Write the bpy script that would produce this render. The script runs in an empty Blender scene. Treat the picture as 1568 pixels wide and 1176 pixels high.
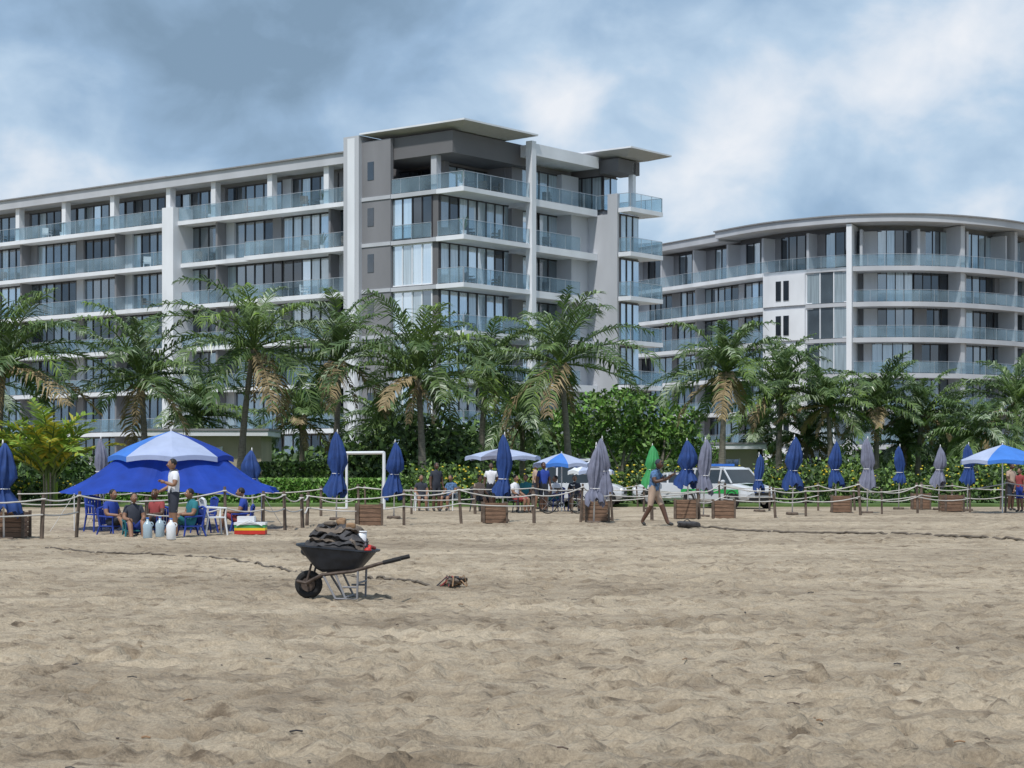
import bpy, math, random
import numpy as np
from mathutils import Vector, Matrix
random.seed(7); rng=np.random.default_rng(7)
F=2900.0; CAMH=1.6
def XP(px,D): return (px-784)*D/F
def ZP(py,D): return CAMH-(py-715)*D/F
def DG(py): return CAMH*F/(py-715)
scene=bpy.context.scene
# ---------------------------------------------------------------- materials
def mat(name,col,rough=.6,metal=0,var=.15,scale=3.0,bump=0,ior=1.45,col2=None,transl=0,stretch=None,gloss=0):
    m=bpy.data.materials.new(name); m.use_nodes=True
    nt=m.node_tree; N=nt.nodes; L=nt.links; b=N['Principled BSDF']
    b.inputs['Roughness'].default_value=rough; b.inputs['Metallic'].default_value=metal
    b.inputs['IOR'].default_value=ior
    tc=N.new('ShaderNodeTexCoord'); no=N.new('ShaderNodeTexNoise'); no.inputs['Scale'].default_value=scale
    no.inputs['Detail'].default_value=4
    if stretch:
        mp=N.new('ShaderNodeMapping'); mp.inputs['Scale'].default_value=stretch
        L.new(tc.outputs['Object'],mp.inputs[0]); L.new(mp.outputs[0],no.inputs['Vector'])
    else: L.new(tc.outputs['Object'],no.inputs['Vector'])
    r=N.new('ShaderNodeValToRGB'); r.color_ramp.elements[0].position=.3; r.color_ramp.elements[1].position=.7
    a=[max(0,c*(1-var)) for c in col]; c2=[min(1,c*(1+var)) for c in (col2 or col)]
    r.color_ramp.elements[0].color=(*a,1); r.color_ramp.elements[1].color=(*c2,1)
    L.new(no.outputs['Fac'],r.inputs[0]); L.new(r.outputs[0],b.inputs['Base Color'])
    if bump:
        bp=N.new('ShaderNodeBump'); bp.inputs['Strength'].default_value=bump; bp.inputs['Distance'].default_value=.02
        L.new(no.outputs['Fac'],bp.inputs['Height']); L.new(bp.outputs[0],b.inputs['Normal'])
    if gloss:
        t=N.new('ShaderNodeBsdfGlossy'); t.inputs['Roughness'].default_value=.04; t.inputs[0].default_value=(.88,.94,1,1)
        mx=N.new('ShaderNodeMixShader'); mx.inputs[0].default_value=gloss
        L.new(b.outputs[0],mx.inputs[1]); L.new(t.outputs[0],mx.inputs[2]); L.new(mx.outputs[0],N['Material Output'].inputs[0])
    if transl:
        t=N.new('ShaderNodeBsdfTranslucent'); mx=N.new('ShaderNodeMixShader'); mx.inputs[0].default_value=transl
        L.new(r.outputs[0],t.inputs[0]); L.new(b.outputs[0],mx.inputs[1]); L.new(t.outputs[0],mx.inputs[2])
        L.new(mx.outputs[0],N['Material Output'].inputs[0])
    return m
M={}
M['white']=mat('white_paint',(.72,.74,.78),.6,var=.10,scale=.5,stretch=(1,1,.4))
M['lgrey']=mat('light_grey_render',(.46,.475,.51),.7,var=.12,scale=.35,stretch=(1,1,.3))
M['taupe']=mat('taupe_render',(.215,.215,.23),.75,var=.12,scale=.4,stretch=(1,1,.4))
M['dtaupe']=mat('dark_taupe_render',(.14,.138,.145),.75,var=.08,scale=.4)
M['soffit']=mat('soffit',(.40,.40,.41),.8,var=.05)
M['dark']=mat('interior_dark',(.018,.02,.024),.6)
M['g1']=mat('window_glass_dark',(.014,.02,.028),.05,ior=1.5,var=.5,scale=.6,gloss=.10)
M['g2']=mat('window_glass_mid',(.07,.095,.115),.08,ior=1.5,var=.35,scale=.5,gloss=.25)
M['g3']=mat('window_curtain',(.34,.42,.47),.2,ior=1.5,var=.28,scale=2.2,stretch=(3,3,.12),gloss=.28)
M['g4']=mat('window_curtain_bright',(.48,.62,.72),.15,ior=1.5,var=.14,scale=1.5,stretch=(3,3,.1),gloss=.6)
M['frame']=mat('window_frame',(.035,.035,.04),.4)
M['steel']=mat('rail_steel',(.50,.53,.56),.35,.5)
def railglass():
    m=bpy.data.materials.new('balcony_glass'); m.use_nodes=True; nt=m.node_tree; N=nt.nodes; L=nt.links
    b=N['Principled BSDF']; b.inputs['Base Color'].default_value=(.40,.53,.62,1); b.inputs['Roughness'].default_value=.05; b.inputs['IOR'].default_value=1.6
    tc=N.new('ShaderNodeTexCoord'); no=N.new('ShaderNodeTexNoise'); no.inputs['Scale'].default_value=.22; no.inputs['Detail'].default_value=3; L.new(tc.outputs['Object'],no.inputs[0])
    mr=N.new('ShaderNodeMapRange'); mr.inputs[1].default_value=.35; mr.inputs[2].default_value=.7; mr.inputs[3].default_value=.05; mr.inputs[4].default_value=.36; L.new(no.outputs['Fac'],mr.inputs[0])
    t=N.new('ShaderNodeBsdfTransparent'); t.inputs[0].default_value=(.84,.91,.94,1)
    mx=N.new('ShaderNodeMixShader'); L.new(mr.outputs[0],mx.inputs[0]); L.new(t.outputs[0],mx.inputs[1]); L.new(b.outputs[0],mx.inputs[2])
    L.new(mx.outputs[0],N['Material Output'].inputs[0]); return m
M['rail']=railglass()
M['wood']=mat('weathered_wood',(.12,.09,.07),.85,var=.4,scale=6,bump=.3)
M['planter']=mat('planter_wood',(.19,.115,.075),.8,var=.35,scale=5,stretch=(1,1,6))
M['rope']=mat('rope',(.50,.48,.45),.9)
M['hose']=mat('weathered_rope',(.12,.10,.08),.9)
M['ublue']=mat('umbrella_blue',(.016,.05,.19),.75,var=.3,scale=4)
M['ugrey']=mat('umbrella_grey',(.17,.18,.25),.8,var=.25,scale=4)
M['tblue']=mat('tent_blue',(.012,.06,.42),.7,var=.2,scale=2,transl=.35)
M['tblue2']=mat('tent_light_blue',(.06,.22,.68),.7,var=.12,scale=2,transl=.25)
M['tpale']=mat('tent_pale',(.44,.51,.70),.7,var=.10,scale=2,transl=.25)
M['pole']=mat('white_pole',(.7,.7,.7),.4)
M['blackp']=mat('black_plastic',(.022,.027,.038),.45,var=.4,scale=8,bump=.1)
M['rubber']=mat('rubber',(.015,.015,.016),.8,var=.3,scale=20,bump=.2)
M['metal']=mat('rusty_metal',(.08,.06,.05),.6,.3,var=.4,scale=12)
M['bag']=mat('dirty_bag',(.045,.044,.048),.8,var=.6,scale=9,bump=.6)
M['bag2']=mat('dirty_bag_light',(.13,.105,.085),.85,var=.45,scale=9,bump=.6)
M['brown']=mat('brown_thing',(.26,.16,.09),.8)
M['red']=mat('red_plastic',(.5,.03,.02),.5)
M['yellow']=mat('yellow_plastic',(.75,.5,.03),.5)
M['greenp']=mat('green_plastic',(.05,.30,.1),.5)
M['wplast']=mat('white_plastic',(.70,.72,.75),.4,var=.05)
M['bottle']=mat('bottle_plastic',(.35,.45,.52),.2,var=.15)
M['trunk']=mat('palm_trunk',(.16,.145,.12),.9,var=.35,scale=5,bump=.5,stretch=(1,1,5))
M['f1']=mat('frond_green',(.072,.125,.040),.45,var=.4,scale=.9,transl=.28)
M['f2']=mat('frond_light',(.135,.205,.062),.45,var=.35,scale=.9,transl=.32)
M['f3']=mat('frond_dry',(.25,.19,.10),.7,var=.35,scale=1.2)
M['f4']=mat('frond_silver',(.22,.27,.17),.38,var=.3,scale=1.2)
M['y1']=mat('frond_yellow',(.38,.36,.04),.5,var=.3,scale=1.2,transl=.3)
M['y2']=mat('frond_yellowgreen',(.20,.31,.04),.5,var=.3,scale=1.2,transl=.3)
M['l1']=mat('leaf_dark',(.035,.068,.022),.6,var=.4,scale=.8)
M['l2']=mat('leaf_mid',(.075,.13,.038),.55,var=.35,scale=.8)
M['l3']=mat('leaf_light',(.14,.23,.05),.55,var=.3,scale=.8)
M['l4']=mat('leaf_bright',(.13,.27,.045),.55,var=.25,scale=.8)
M['flower']=mat('yellow_flower',(.60,.45,.03),.6)
M['carw']=mat('car_paint_white',(.52,.54,.57),.22,var=.03)
M['carg']=mat('car_paint_green',(.03,.35,.08),.25,var=.05)
M['cglass']=mat('car_glass',(.02,.028,.035),.05,ior=1.6)
M['chrome']=mat('chrome',(.6,.6,.62),.2,.9)
M['lamp']=mat('headlamp',(.7,.72,.75),.15)
M['skinc']=mat('skin_brown',(.25,.135,.085),.55,var=.1,scale=8)
M['skind']=mat('skin_dark',(.10,.052,.035),.5,var=.1,scale=8)
M['hair']=mat('hair_black',(.012,.01,.009),.6,var=.3,scale=30)
M['cwhite']=mat('cloth_white',(.68,.69,.73),.85,var=.06,scale=6)
M['cblue']=mat('cloth_blue_pattern',(.07,.14,.27),.85,var=.7,scale=14)
M['cteal']=mat('cloth_teal',(.02,.15,.18),.85,var=.2)
M['cred']=mat('cloth_red',(.27,.05,.05),.85,var=.2)
M['cdark']=mat('cloth_dark',(.03,.035,.05),.85,var=.3)
M['cbeige']=mat('cloth_beige',(.42,.31,.24),.85,var=.15)
M['cnavy']=mat('cloth_royal',(.02,.05,.28),.85,var=.2)
M['shoe']=mat('shoe',(.04,.04,.04),.7)
M['wall']=mat('beige_wall',(.42,.37,.28),.85,var=.1,scale=1)
M['roof']=mat('roof_capping',(.24,.24,.25),.7,var=.1)
# ---------------------------------------------------------------- mesh builder
class MB:
    def __init__(s): s.v=[]; s.f=[]; s.m=[]; s.slots=[]
    def k(s,m):
        if m not in s.slots: s.slots.append(m)
        return s.slots.index(m)
    def add(s,vs,fs,m):
        o=len(s.v); s.v+=[tuple(v) for v in vs]; k=s.k(m)
        for f in fs: s.f.append(tuple(i+o for i in f)); s.m.append(k)
    def quad(s,a,b,c,d,m): s.add([a,b,c,d],[(0,1,2,3)],m)
    def box(s,x0,x1,y0,y1,z0,z1,m,M4=None):
        vs=[(x,y,z) for z in(z0,z1) for y in(y0,y1) for x in(x0,x1)]
        if M4 is not None: vs=[tuple(M4@Vector(v)) for v in vs]
        s.add(vs,[(0,2,3,1),(4,5,7,6),(0,1,5,4),(2,6,7,3),(0,4,6,2),(1,3,7,5)],m)
    def beam(s,a,b,w,h,m):
        a=Vector(a);b=Vector(b);d=(b-a); l=d.length
        q=d.to_track_quat('X','Z').to_matrix().to_4x4(); q.translation=a
        s.box(0,l,-w/2,w/2,-h/2,h/2,m,q)
    def tube(s,pts,rs,m,n=8,cap=True):
        pts=[Vector(p) for p in pts]; vs=[];fs=[]
        if not isinstance(rs,(list,tuple)): rs=[rs]*len(pts)
        up=None
        for i,p in enumerate(pts):
            d=(pts[min(i+1,len(pts)-1)]-pts[max(i-1,0)]).normalized()
            if up is None: up=Vector((0,0,1)) if abs(d.z)<.9 else Vector((1,0,0))
            a=d.cross(up)
            if a.length<1e-4: a=d.orthogonal()
            a.normalize(); b=a.cross(d).normalized(); up=b
            for j in range(n):
                t=2*math.pi*j/n; vs.append(p+a*math.cos(t)*rs[i]+b*math.sin(t)*rs[i])
        for i in range(len(pts)-1):
            for j in range(n):
                fs.append((i*n+j,i*n+(j+1)%n,(i+1)*n+(j+1)%n,(i+1)*n+j))
        if cap: fs.append(tuple(range(n))[::-1]); fs.append(tuple((len(pts)-1)*n+j for j in range(n)))
        s.add(vs,fs,m)
    def torus(s,c,axis,R,r,m,n=24,k=8):
        c=Vector(c); q=Vector(axis).to_track_quat('Z','Y'); vs=[];fs=[]
        for i in range(n):
            t=2*math.pi*i/n
            for j in range(k):
                u=2*math.pi*j/k
                vs.append(c+q@Vector(((R+r*math.cos(u))*math.cos(t),(R+r*math.cos(u))*math.sin(t),r*math.sin(u))))
        for i in range(n):
            for j in range(k): fs.append((i*k+j,((i+1)%n)*k+j,((i+1)%n)*k+(j+1)%k,i*k+(j+1)%k))
        s.add(vs,fs,m)
    def sphere(s,c,r,m,n=12,k=8,fn=None,mf=None):
        vs=[];fs=[]
        for i in range(k+1):
            ph=math.pi*i/k
            for j in range(n):
                t=2*math.pi*j/n; d=Vector((math.sin(ph)*math.cos(t),math.sin(ph)*math.sin(t),math.cos(ph)))
                if fn: d=fn(d)
                vs.append((c[0]+d.x*r[0],c[1]+d.y*r[1],c[2]+d.z*r[2]))
        for i in range(k):
            for j in range(n): fs.append((i*n+j,(i+1)*n+j,(i+1)*n+(j+1)%n,i*n+(j+1)%n))
        s.add(vs,fs,m)
    def build(s,name,loc=(0,0,0),rz=0,parent=None,smooth=False,scale=1):
        me=bpy.data.meshes.new(name); me.from_pydata(s.v,[],s.f)
        for m in s.slots: me.materials.append(M[m])
        me.polygons.foreach_set('material_index',s.m)
        if smooth: me.polygons.foreach_set('use_smooth',[True]*len(s.f))
        me.update(); o=bpy.data.objects.new(name,me); scene.collection.objects.link(o)
        if parent: o.parent=parent
        else: o.location=loc; o.rotation_euler=(0,0,rz); o.scale=(scale,)*3
        return o
def empty(name,loc,rz=0):
    e=bpy.data.objects.new(name,None); scene.collection.objects.link(e); e.location=loc; e.rotation_euler=(0,0,rz); return e
# ---------------------------------------------------------------- ground
def vnoise(x,y,seed):
    r=np.random.default_rng(seed); T=r.random((256,256))
    xi=np.floor(x).astype(int); yi=np.floor(y).astype(int); fx=x-xi; fy=y-yi
    fx=fx*fx*(3-2*fx); fy=fy*fy*(3-2*fy)
    g=lambda a,b:T[a%256,b%256]
    return (g(xi,yi)*(1-fx)+g(xi+1,yi)*fx)*(1-fy)+(g(xi,yi+1)*(1-fx)+g(xi+1,yi+1)*fx)*fy-.5
ys=[6.0]
while ys[-1]<76: ys.append(ys[-1]+.022+.0031*ys[-1])
ys=[-1500,-400,-100,-30,-8,0,3,5]+ys+[80,90,105,130,170,230,330,500,900,1800,4000]
hx=[0.0]
while hx[-1]<20: hx.append(hx[-1]+(.04 if hx[-1]<4.2 else (.07 if hx[-1]<9 else .13)))
xs=np.array([-a for a in hx[:0:-1]]+hx); xs=np.concatenate([[-4000,-1500,-600,-250,-120,-70,-50,-38,-30,-25,-22],xs,[22,25,30,38,50,70,120,250,600,1500,4000]])
ys=np.array(ys); Xg,Yg=np.meshgrid(xs,ys)
fade=np.clip((74-Yg)/12,0,1)*np.clip((Yg+5)/6,0,1)*np.clip((24-np.abs(Xg))/3,0,1)
Zg=.05*vnoise(Xg*.3,Yg*.35,1)+.032*vnoise(Xg*1.1,Yg*1.7,2)+.034*vnoise(Xg*2.6+9,Yg*4.2,3)
Zg+=.030*(.25-np.abs(vnoise(Xg*3.2+5,Yg*5.2,14)))*2+.026*vnoise(Xg*7,Yg*10,4)+.014*vnoise(Xg*14,Yg*17,24)
rough=np.clip(.85+1.9*vnoise(Xg*.12+3,Yg*.30,9),.35,1.6)
Zg=Zg*rough
for y0,sl in((20.2,.22),(21.9,.22),(24.6,.16),(26.3,.16),(30,-.12),(31.7,-.12),(15.8,.10),(17.4,.10),(36,.2),(12.2,-.16),(38,.2),(43,-.1)):
    wob=.35*vnoise(Xg*.15+y0,Yg*0+y0,33)
    d=np.abs(Yg-(y0+sl*Xg+wob)); Zg+=(-.034*np.exp(-(d/.13)**2)+.020*np.exp(-((d-.28)/.1)**2))*(.55+.45*np.sign(np.sin(Xg*17+y0)))*np.clip(.5+2*vnoise(Xg*.2+y0,Yg*.2,44),0,1)
# footprints: random scuffs plus walking trails of paired prints
prints=[]
for i in range(9500):
    y=7.5+52*rng.random()**1.15; prints.append((rng.uniform(-.31,.31)*y,y,rng.uniform(.045,.12),rng.uniform(.02,.06)*(.3+.7*rng.random()),rng.normal(0,.6)))
for t_ in range(85):
    y=8+48*rng.random()**1.1; x=rng.uniform(-.3,.3)*y; h=rng.choice([0,math.pi])+rng.normal(0,.45); h_=h
    for k in range(int(rng.integers(8,30))):
        x+=.62*math.cos(h_); y+=.62*math.sin(h_); h_+=rng.normal(0,.06); s_=(-1)**k*.11
        if y>7: prints.append((x-s_*math.sin(h_),y+s_*math.cos(h_),.085,rng.uniform(.04,.07),h_))
for (x,y,r,dp,th) in prints:
    ix=np.searchsorted(xs,[x-3.5*r,x+3.5*r]); iy=np.searchsorted(ys,[y-3.2*r,y+3.2*r])
    sx=xs[ix[0]:ix[1]][None,:]; sy=ys[iy[0]:iy[1]][:,None]
    if sx.size==0 or sy.size==0: continue
    dx=(sx-x); dy=(sy-y); u=dx*math.cos(th)+dy*math.sin(th); v_=-dx*math.sin(th)+dy*math.cos(th)
    d2=(u/(r*1.7))**2+(v_/(r*.85))**2
    Zg[iy[0]:iy[1],ix[0]:ix[1]]+= -dp*np.exp(-d2**1.7)+dp*.5*np.exp(-(np.sqrt(d2)-1.5)**2*5)
Zg=Zg*fade*.95
zg=Zg.copy()
ny,nx=Xg.shape
me=bpy.data.meshes.new('sand_ground'); me.vertices.add(nx*ny); me.vertices.foreach_set('co',np.stack([Xg,Yg,Zg],-1).ravel())
idx=np.arange(nx*ny).reshape(ny,nx); q=np.stack([idx[:-1,:-1],idx[:-1,1:],idx[1:,1:],idx[1:,:-1]],-1).reshape(-1,4)
me.loops.add(q.size); me.loops.foreach_set('vertex_index',q.ravel()); me.polygons.add(len(q))
me.polygons.foreach_set('loop_start',np.arange(len(q))*4); me.polygons.foreach_set('loop_total',np.full(len(q),4)); me.polygons.foreach_set('use_smooth',np.ones(len(q),bool))
me.update(calc_edges=True); me.validate()
g=bpy.data.objects.new('sand_ground',me); scene.collection.objects.link(g)
def sandmat():
    m=bpy.data.materials.new('sand'); m.use_nodes=True; nt=m.node_tree; N=nt.nodes; L=nt.links; b=N['Principled BSDF']; b.inputs['Roughness'].default_value=.95
    tc=N.new('ShaderNodeTexCoord')
    def noise(s,d,st=(1,1,1),ro=.65):
        mp=N.new('ShaderNodeMapping'); mp.inputs['Scale'].default_value=st; L.new(tc.outputs['Object'],mp.inputs[0])
        n=N.new('ShaderNodeTexNoise'); n.inputs['Scale'].default_value=s; n.inputs['Detail'].default_value=d; n.inputs['Roughness'].default_value=ro; L.new(mp.outputs[0],n.inputs[0]); return n
    def ramp(n,a,b_,ca,cb):
        r=N.new('ShaderNodeValToRGB'); r.color_ramp.elements[0].position=a; r.color_ramp.elements[1].position=b_
        r.color_ramp.elements[0].color=(*ca,1); r.color_ramp.elements[1].color=(*cb,1); L.new(n.outputs['Fac'],r.inputs[0]); return r
    def mul(a,c):
        x=N.new('ShaderNodeMix'); x.data_type='RGBA'; x.blend_type='MULTIPLY'; x.inputs[0].default_value=1; L.new(a,x.inputs[6]); L.new(c,x.inputs[7]); return x.outputs[2]
    r1=ramp(noise(.22,6,(.45,1,1)),.38,.60,(.295,.235,.165),(.45,.37,.268))
    r2=ramp(noise(1.8,9,(.6,1,1),.7),.38,.54,(.70,.67,.64),(1.05,1.05,1.05))
    r3=ramp(noise(45,4),.32,.68,(.76,.76,.76),(1.16,1.16,1.16))
    r4=ramp(noise(5,7,(.7,1.5,1)),.34,.45,(.50,.47,.45),(1,1,1))
    c=mul(mul(mul(r1.outputs[0],r2.outputs[0]),r3.outputs[0]),r4.outputs[0]); L.new(c,b.inputs['Base Color'])
    n4=noise(9,9); bp=N.new('ShaderNodeBump'); bp.inputs['Strength'].default_value=1; bp.inputs['Distance'].default_value=.07
    L.new(n4.outputs['Fac'],bp.inputs['Height']); L.new(bp.outputs[0],b.inputs['Normal']); return m
me.materials.append(sandmat())
def gz(x,y):
    i=min(max(np.searchsorted(ys,y),0),ny-1); j=min(max(np.searchsorted(xs,x),0),nx-1); return float(zg[i,j])
M['lawnm']=mat('lawn_grass',(.09,.15,.04),.9,var=.35,scale=1.5,bump=.4)
b=MB(); b.box(-120,160,76,128,.0,.10,'lawnm'); b.build('garden_lawn')
# ---------------------------------------------------------------- facades
def panes(mb,fr,a,b,z0,z1,w,weights,mull='frame',rails=None):
    n=max(1,round((b-a)/w)); st=(b-a)/n; cur=None
    for i in range(n):
        t0=a+i*st; t1=t0+st
        if cur is None or random.random()<.55: cur=random.choices(['g1','g2','g3','g4'],weights)[0]
        j=random.uniform(-.014,.014); j2=random.uniform(-.014,.014)
        mb.quad(fr(t0,.018+j,z0),fr(t1,.018+j2,z0),fr(t1,.018-j,z1),fr(t0,.018-j2,z1),cur)
        fw=.045
        pts=[fr(t0-fw,-.03,z0),fr(t0+fw,-.03,z0),fr(t0+fw,.08,z0),fr(t0-fw,.08,z0)]
        top=[fr(t0-fw,-.03,z1),fr(t0+fw,-.03,z1),fr(t0+fw,.08,z1),fr(t0-fw,.08,z1)]
        mb.add(pts+top,[(0,1,5,4),(1,2,6,5),(2,3,7,6),(3,0,4,7)],mull)
    for zz in (z0,z1-.1)+((rails,) if rails else ()):
        P=[fr(a,-.03,zz),fr(b,-.03,zz),fr(b,.07,zz),fr(a,.07,zz)]; Q=[fr(a,-.03,zz+.09),fr(b,-.03,zz+.09),fr(b,.07,zz+.09),fr(a,.07,zz+.09)]
        mb.add(P+Q,[(0,1,5,4),(1,2,6,5),(2,3,7,6),(3,0,4,7),(4,5,6,7),(0,3,2,1)],mull)
def FX(x): return lambda t,o,z:(x-o,t,z)
def FY(y): return lambda t,o,z:(t,y-o,z)
A=empty('apartment_building',(-3.317,130,0),math.atan2(.783,.6215))
walls=MB(); slabs=MB(); wins=MB(); rails=MB(); roof=MB(); furn=MB()
L_=[1.1,4.4,7.7,11.0,14.3,17.6,20.9]; SH=3.3; END=78
walls.box(2.2,17,11,END,0,24,'taupe'); walls.box(.3,17,3.2,11,0,20.8,'dtaupe'); walls.box(4,16.9,5,11,20.8,24.9,'dtaupe')
walls.box(7.9,16,2.7,10,0,24,'taupe')
def railx(x,y0,y1,z,st=1.6):
    n=max(1,round((y1-y0)/st)); w=(y1-y0)/n
    for i in range(n): rails.box(x-.008,x+.008,y0+i*w+.015,y0+(i+1)*w-.015,z+.05,z+1.04,'rail')
    for i in range(n+1): rails.box(x-.02,x+.02,y0+i*w-.010,y0+i*w+.010,z,z+1.05,'steel')
    rails.box(x-.02,x+.02,y0,y1,z+1.055,z+1.085,'steel')
def raily(y,x0,x1,z,st=1.6):
    n=max(1,round((x1-x0)/st)); w=(x1-x0)/n
    for i in range(n): rails.box(x0+i*w+.015,x0+(i+1)*w-.015,y-.008,y+.008,z+.05,z+1.04,'rail')
    for i in range(n+1): rails.box(x0+i*w-.010,x0+i*w+.010,y-.02,y+.02,z,z+1.05,'steel')
    rails.box(x0,x1,y-.02,y+.02,z+1.055,z+1.085,'steel')
def chair_at(mb,x,y,z,m='cdark',r=0):
    Mx=Matrix.Translation((x,y,z))@Matrix.Rotation(r,4,'Z')
    mb.box(-.3,.3,-.3,.3,.36,.44,m,Mx); mb.box(-.3,.3,.24,.32,.44,.9,m,Mx)
    for a in(-.28,.24):
        for c in(-.28,.24): mb.box(a,a+.05,c,c+.05,0,.36,m,Mx)
        mb.box(a,a+.05,-.3,.3,.6,.65,m,Mx); 
def potplant(x,y,z):
    furn.tube([(x,y,z),(x,y,z+.4)],[.13,.2],'wplast',8)
    for i in range(14):
        a=random.uniform(0,6.3); r=random.uniform(.2,.5); h=random.uniform(.5,1.1)
        furn.add([(x,y,z+.4),(x+r*.5*math.cos(a)-.06,y+r*.5*math.sin(a),z+.4+h*.7),(x+r*math.cos(a),y+r*math.sin(a),z+.4+h),(x+r*.5*math.cos(a)+.06,y+r*.5*math.sin(a)+.05,z+.4+h*.6)],[(0,1,2,3)],'l2')
TS=.32
for fi,z in enumerate(L_):
    top=z+SH if fi<6 else 23.7
    for (y0,y1,xe) in ((11,21.9,.2),(21.9,29.7,.8),(31,END,.55)):
        if fi==6 and y0<31: xe=.5
        slabs.box(xe,2.2,y0,y1,z-TS,z,'white')
        if z>3: railx(xe+.06,y0+.05,y1-.05,z)
    bays=[11,13.7,19.6,25.8,31.0,37.8,44,50.2,56.4,62.6,68.8,75,END]
    for i in range(len(bays)-1):
        a,c=bays[i]+.12,bays[i+1]-.12
        if a>29 and a<31.2: a=31.1
        w0=random.choice([0,0,.9,0]); 
        if w0: walls.box(1.98,2.198,a,a+w0,z+.002,top-TS-.01,'taupe')
        if random.random()<.3:
            bx=max(a+w0, c-.9); walls.box(1.9,2.199,bx,c,z+.001,top-TS-.01,'lgrey' if random.random()<.4 else 'taupe'); c2=bx
        else: c2=c
        panes(wins,FX(2.12),a+w0,c2,z+.05,top-TS-.03,1.0,[4,4,2.6,.5])
        if i%2==1 and fi<6: walls.box(1.0,2.19,bays[i]-.1,bays[i]+.1,z+.003,top-TS-.001,'taupe')
        if fi==6: walls.box(.65,1.2,bays[i]-.25,bays[i]+.25,z+.003,23.7,'white')
        if random.random()<.7: chair_at(furn,1.4,(a+c)/2,z,random.choice(['cdark','wood','wplast']),random.random()*3)
        if random.random()<.35: potplant(1.2,a+.8,z)
roof.box(.35,17.5,11,END,23.65,24.4,'lgrey'); roof.box(.2,17.6,11,END,24.403,24.5,'roof')
roof.box(3,9,34,38,24.5,25.2,'lgrey')
walls.box(-.35,2.7,9.5,11.0,0,25.35,'lgrey'); walls.box(.02,2.65,29.7,31,0,22.0,'white')
walls.box(-.37,-.35,9.9,10.6,0,25.2,'white')
walls.box(0,.298,6.75,9.5,0,24.9,'taupe')
for fi,z in enumerate(L_):
    top=(z+SH if fi<6 else 24.9)
    wins.box(-.03,.0-.002,8.35,8.95,z+1.2,z+2.5,'g1'); slabs.box(-.06,.6,6.75,9.5,z-.28,z-.02,'lgrey')
    if fi<6:
        W=[.1,.4,3,8] if fi in(3,4) else ([5,4,2,1] if fi==5 else [.6,1,3,4])
        panes(wins,FX(.25),3.05,6.7,z+.05,top-.3,.95,W,mull='frame' if fi==5 else 'white')
        W=[.1,.5,1.5,8] if fi in(3,4) else ([3,4,3,1.5] if fi==5 else [.6,1,3,4])
        panes(wins,FY(2.45),.35,8.4,z+.05,top-.3,1.05,W); walls.box(.24,9.4,2.5,3.3,z,top-.3,'dtaupe')
        walls.box(8.4,9.4,2.2,2.49,z,top-.3,'taupe')
    if fi==5: railx(.12,3.05,6.7,z)
    if z>3:
        slabs.box(0,7.44,0,2.5,z-.32,z-.001,'white'); slabs.box(0,.5,2.5,6.74,z-.3,z-.02,'lgrey')
        raily(.06,.1,7.4,z); railx(.06,.1,2.4,z)
        chair_at(furn,2.2,1.3,z,'cdark',1); chair_at(furn,5.2,1.4,z,'wood',4); 
        if fi%2: potplant(1,.8,z)
z=20.9
slabs.box(.003,7.9,2.5,9.49,z-.02,z+.002,'lgrey'); railx(.13,2.4,9.4,z)
panes(wins,FX(3.9),5.1,9.4,z+.05,23.2,1.1,[3,3,2,1]); panes(wins,FY(4.4),3.4,8.6,z+.05,23.2,1.05,[.5,1,3,5]); walls.box(3.3,9,4.45,5,z,23.4,'taupe')
walls.box(.5,1.0,2.9,3.4,z,23.4,'lgrey'); walls.box(2.9,3.4,4.2,4.99,z,23.4,'taupe'); walls.box(.31,1.6,8.2,9.48,z,24.9,'taupe')
walls.box(.35,9.2,1.3,9.45,23.4,24.92,'dtaupe'); walls.box(8,9.19,3,5,20.9,23.4,'taupe')
potplant(1.2,1.2,z); chair_at(furn,4,1.5,z,'wood',2)
def hiproof(mb,x0,x1,y0,y1,z,th,ov,m1,m2):
    a=[(x0,y0),(x1,y0),(x1,y1),(x0,y1)]; bb=[(x0+ov,y0+ov),(x1-ov,y0+ov),(x1-ov,y1-ov),(x0+ov,y1-ov)]
    v=[(p[0],p[1],z) for p in a]+[(p[0],p[1],z-.12) for p in a]+[(p[0],p[1],z-th) for p in bb]+[(p[0],p[1],z+.15) for p in bb]
    f=[(0+i,4+i,4+(i+1)%4,(i+1)%4) for i in range(4)]; mb.add(v,f,'white')
    mb.add(v,[(4+i,8+i,8+(i+1)%4,4+(i+1)%4) for i in range(4)]+[(8,9,10,11)],m1)
    mb.add(v,[(i,(i+1)%4,12+(i+1)%4,12+i) for i in range(4)]+[(12,13,14,15)],m2)
hiproof(roof,-.3,8.0,-.3,9.49,25.5,.5,1.5,'soffit','roof')
walls.box(7.45,7.95,-.15,.4,0,25.0,'white')
for fi,z in enumerate(L_):
    top=z+SH if fi<6 else 24
    slabs.box(7.96,15.68,.02,2.68,z-.5,z-.003,'white'); 
    panes(wins,FY(2.3),9.2,13.6,z+.05,top-.5,1.0,[1.5,3,3,3]); walls.box(7.96,15.69,2.35,2.8,z,top-.5,'taupe'); walls.box(7.96,9.2,2.1,2.34,z,top-.5,'taupe')
    walls.box(13.6,15.69,.9 if fi<6 else 1.8,2.34,z,top-.5,'lgrey'); 
    if z>3: raily(.09,8.0,13.6 if fi<6 else 15.6,z)
    chair_at(furn,11,1.2,z,'cdark',2)
roof.box(7.96,15.68,-.1,16,24.0,24.85,'white'); 
walls.box(15.7,18.4,-1.8,12,0,20.5,'lgrey'); walls.box(15.7,16.0,-1.803,-.9,20.5,22,'lgrey')
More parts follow.
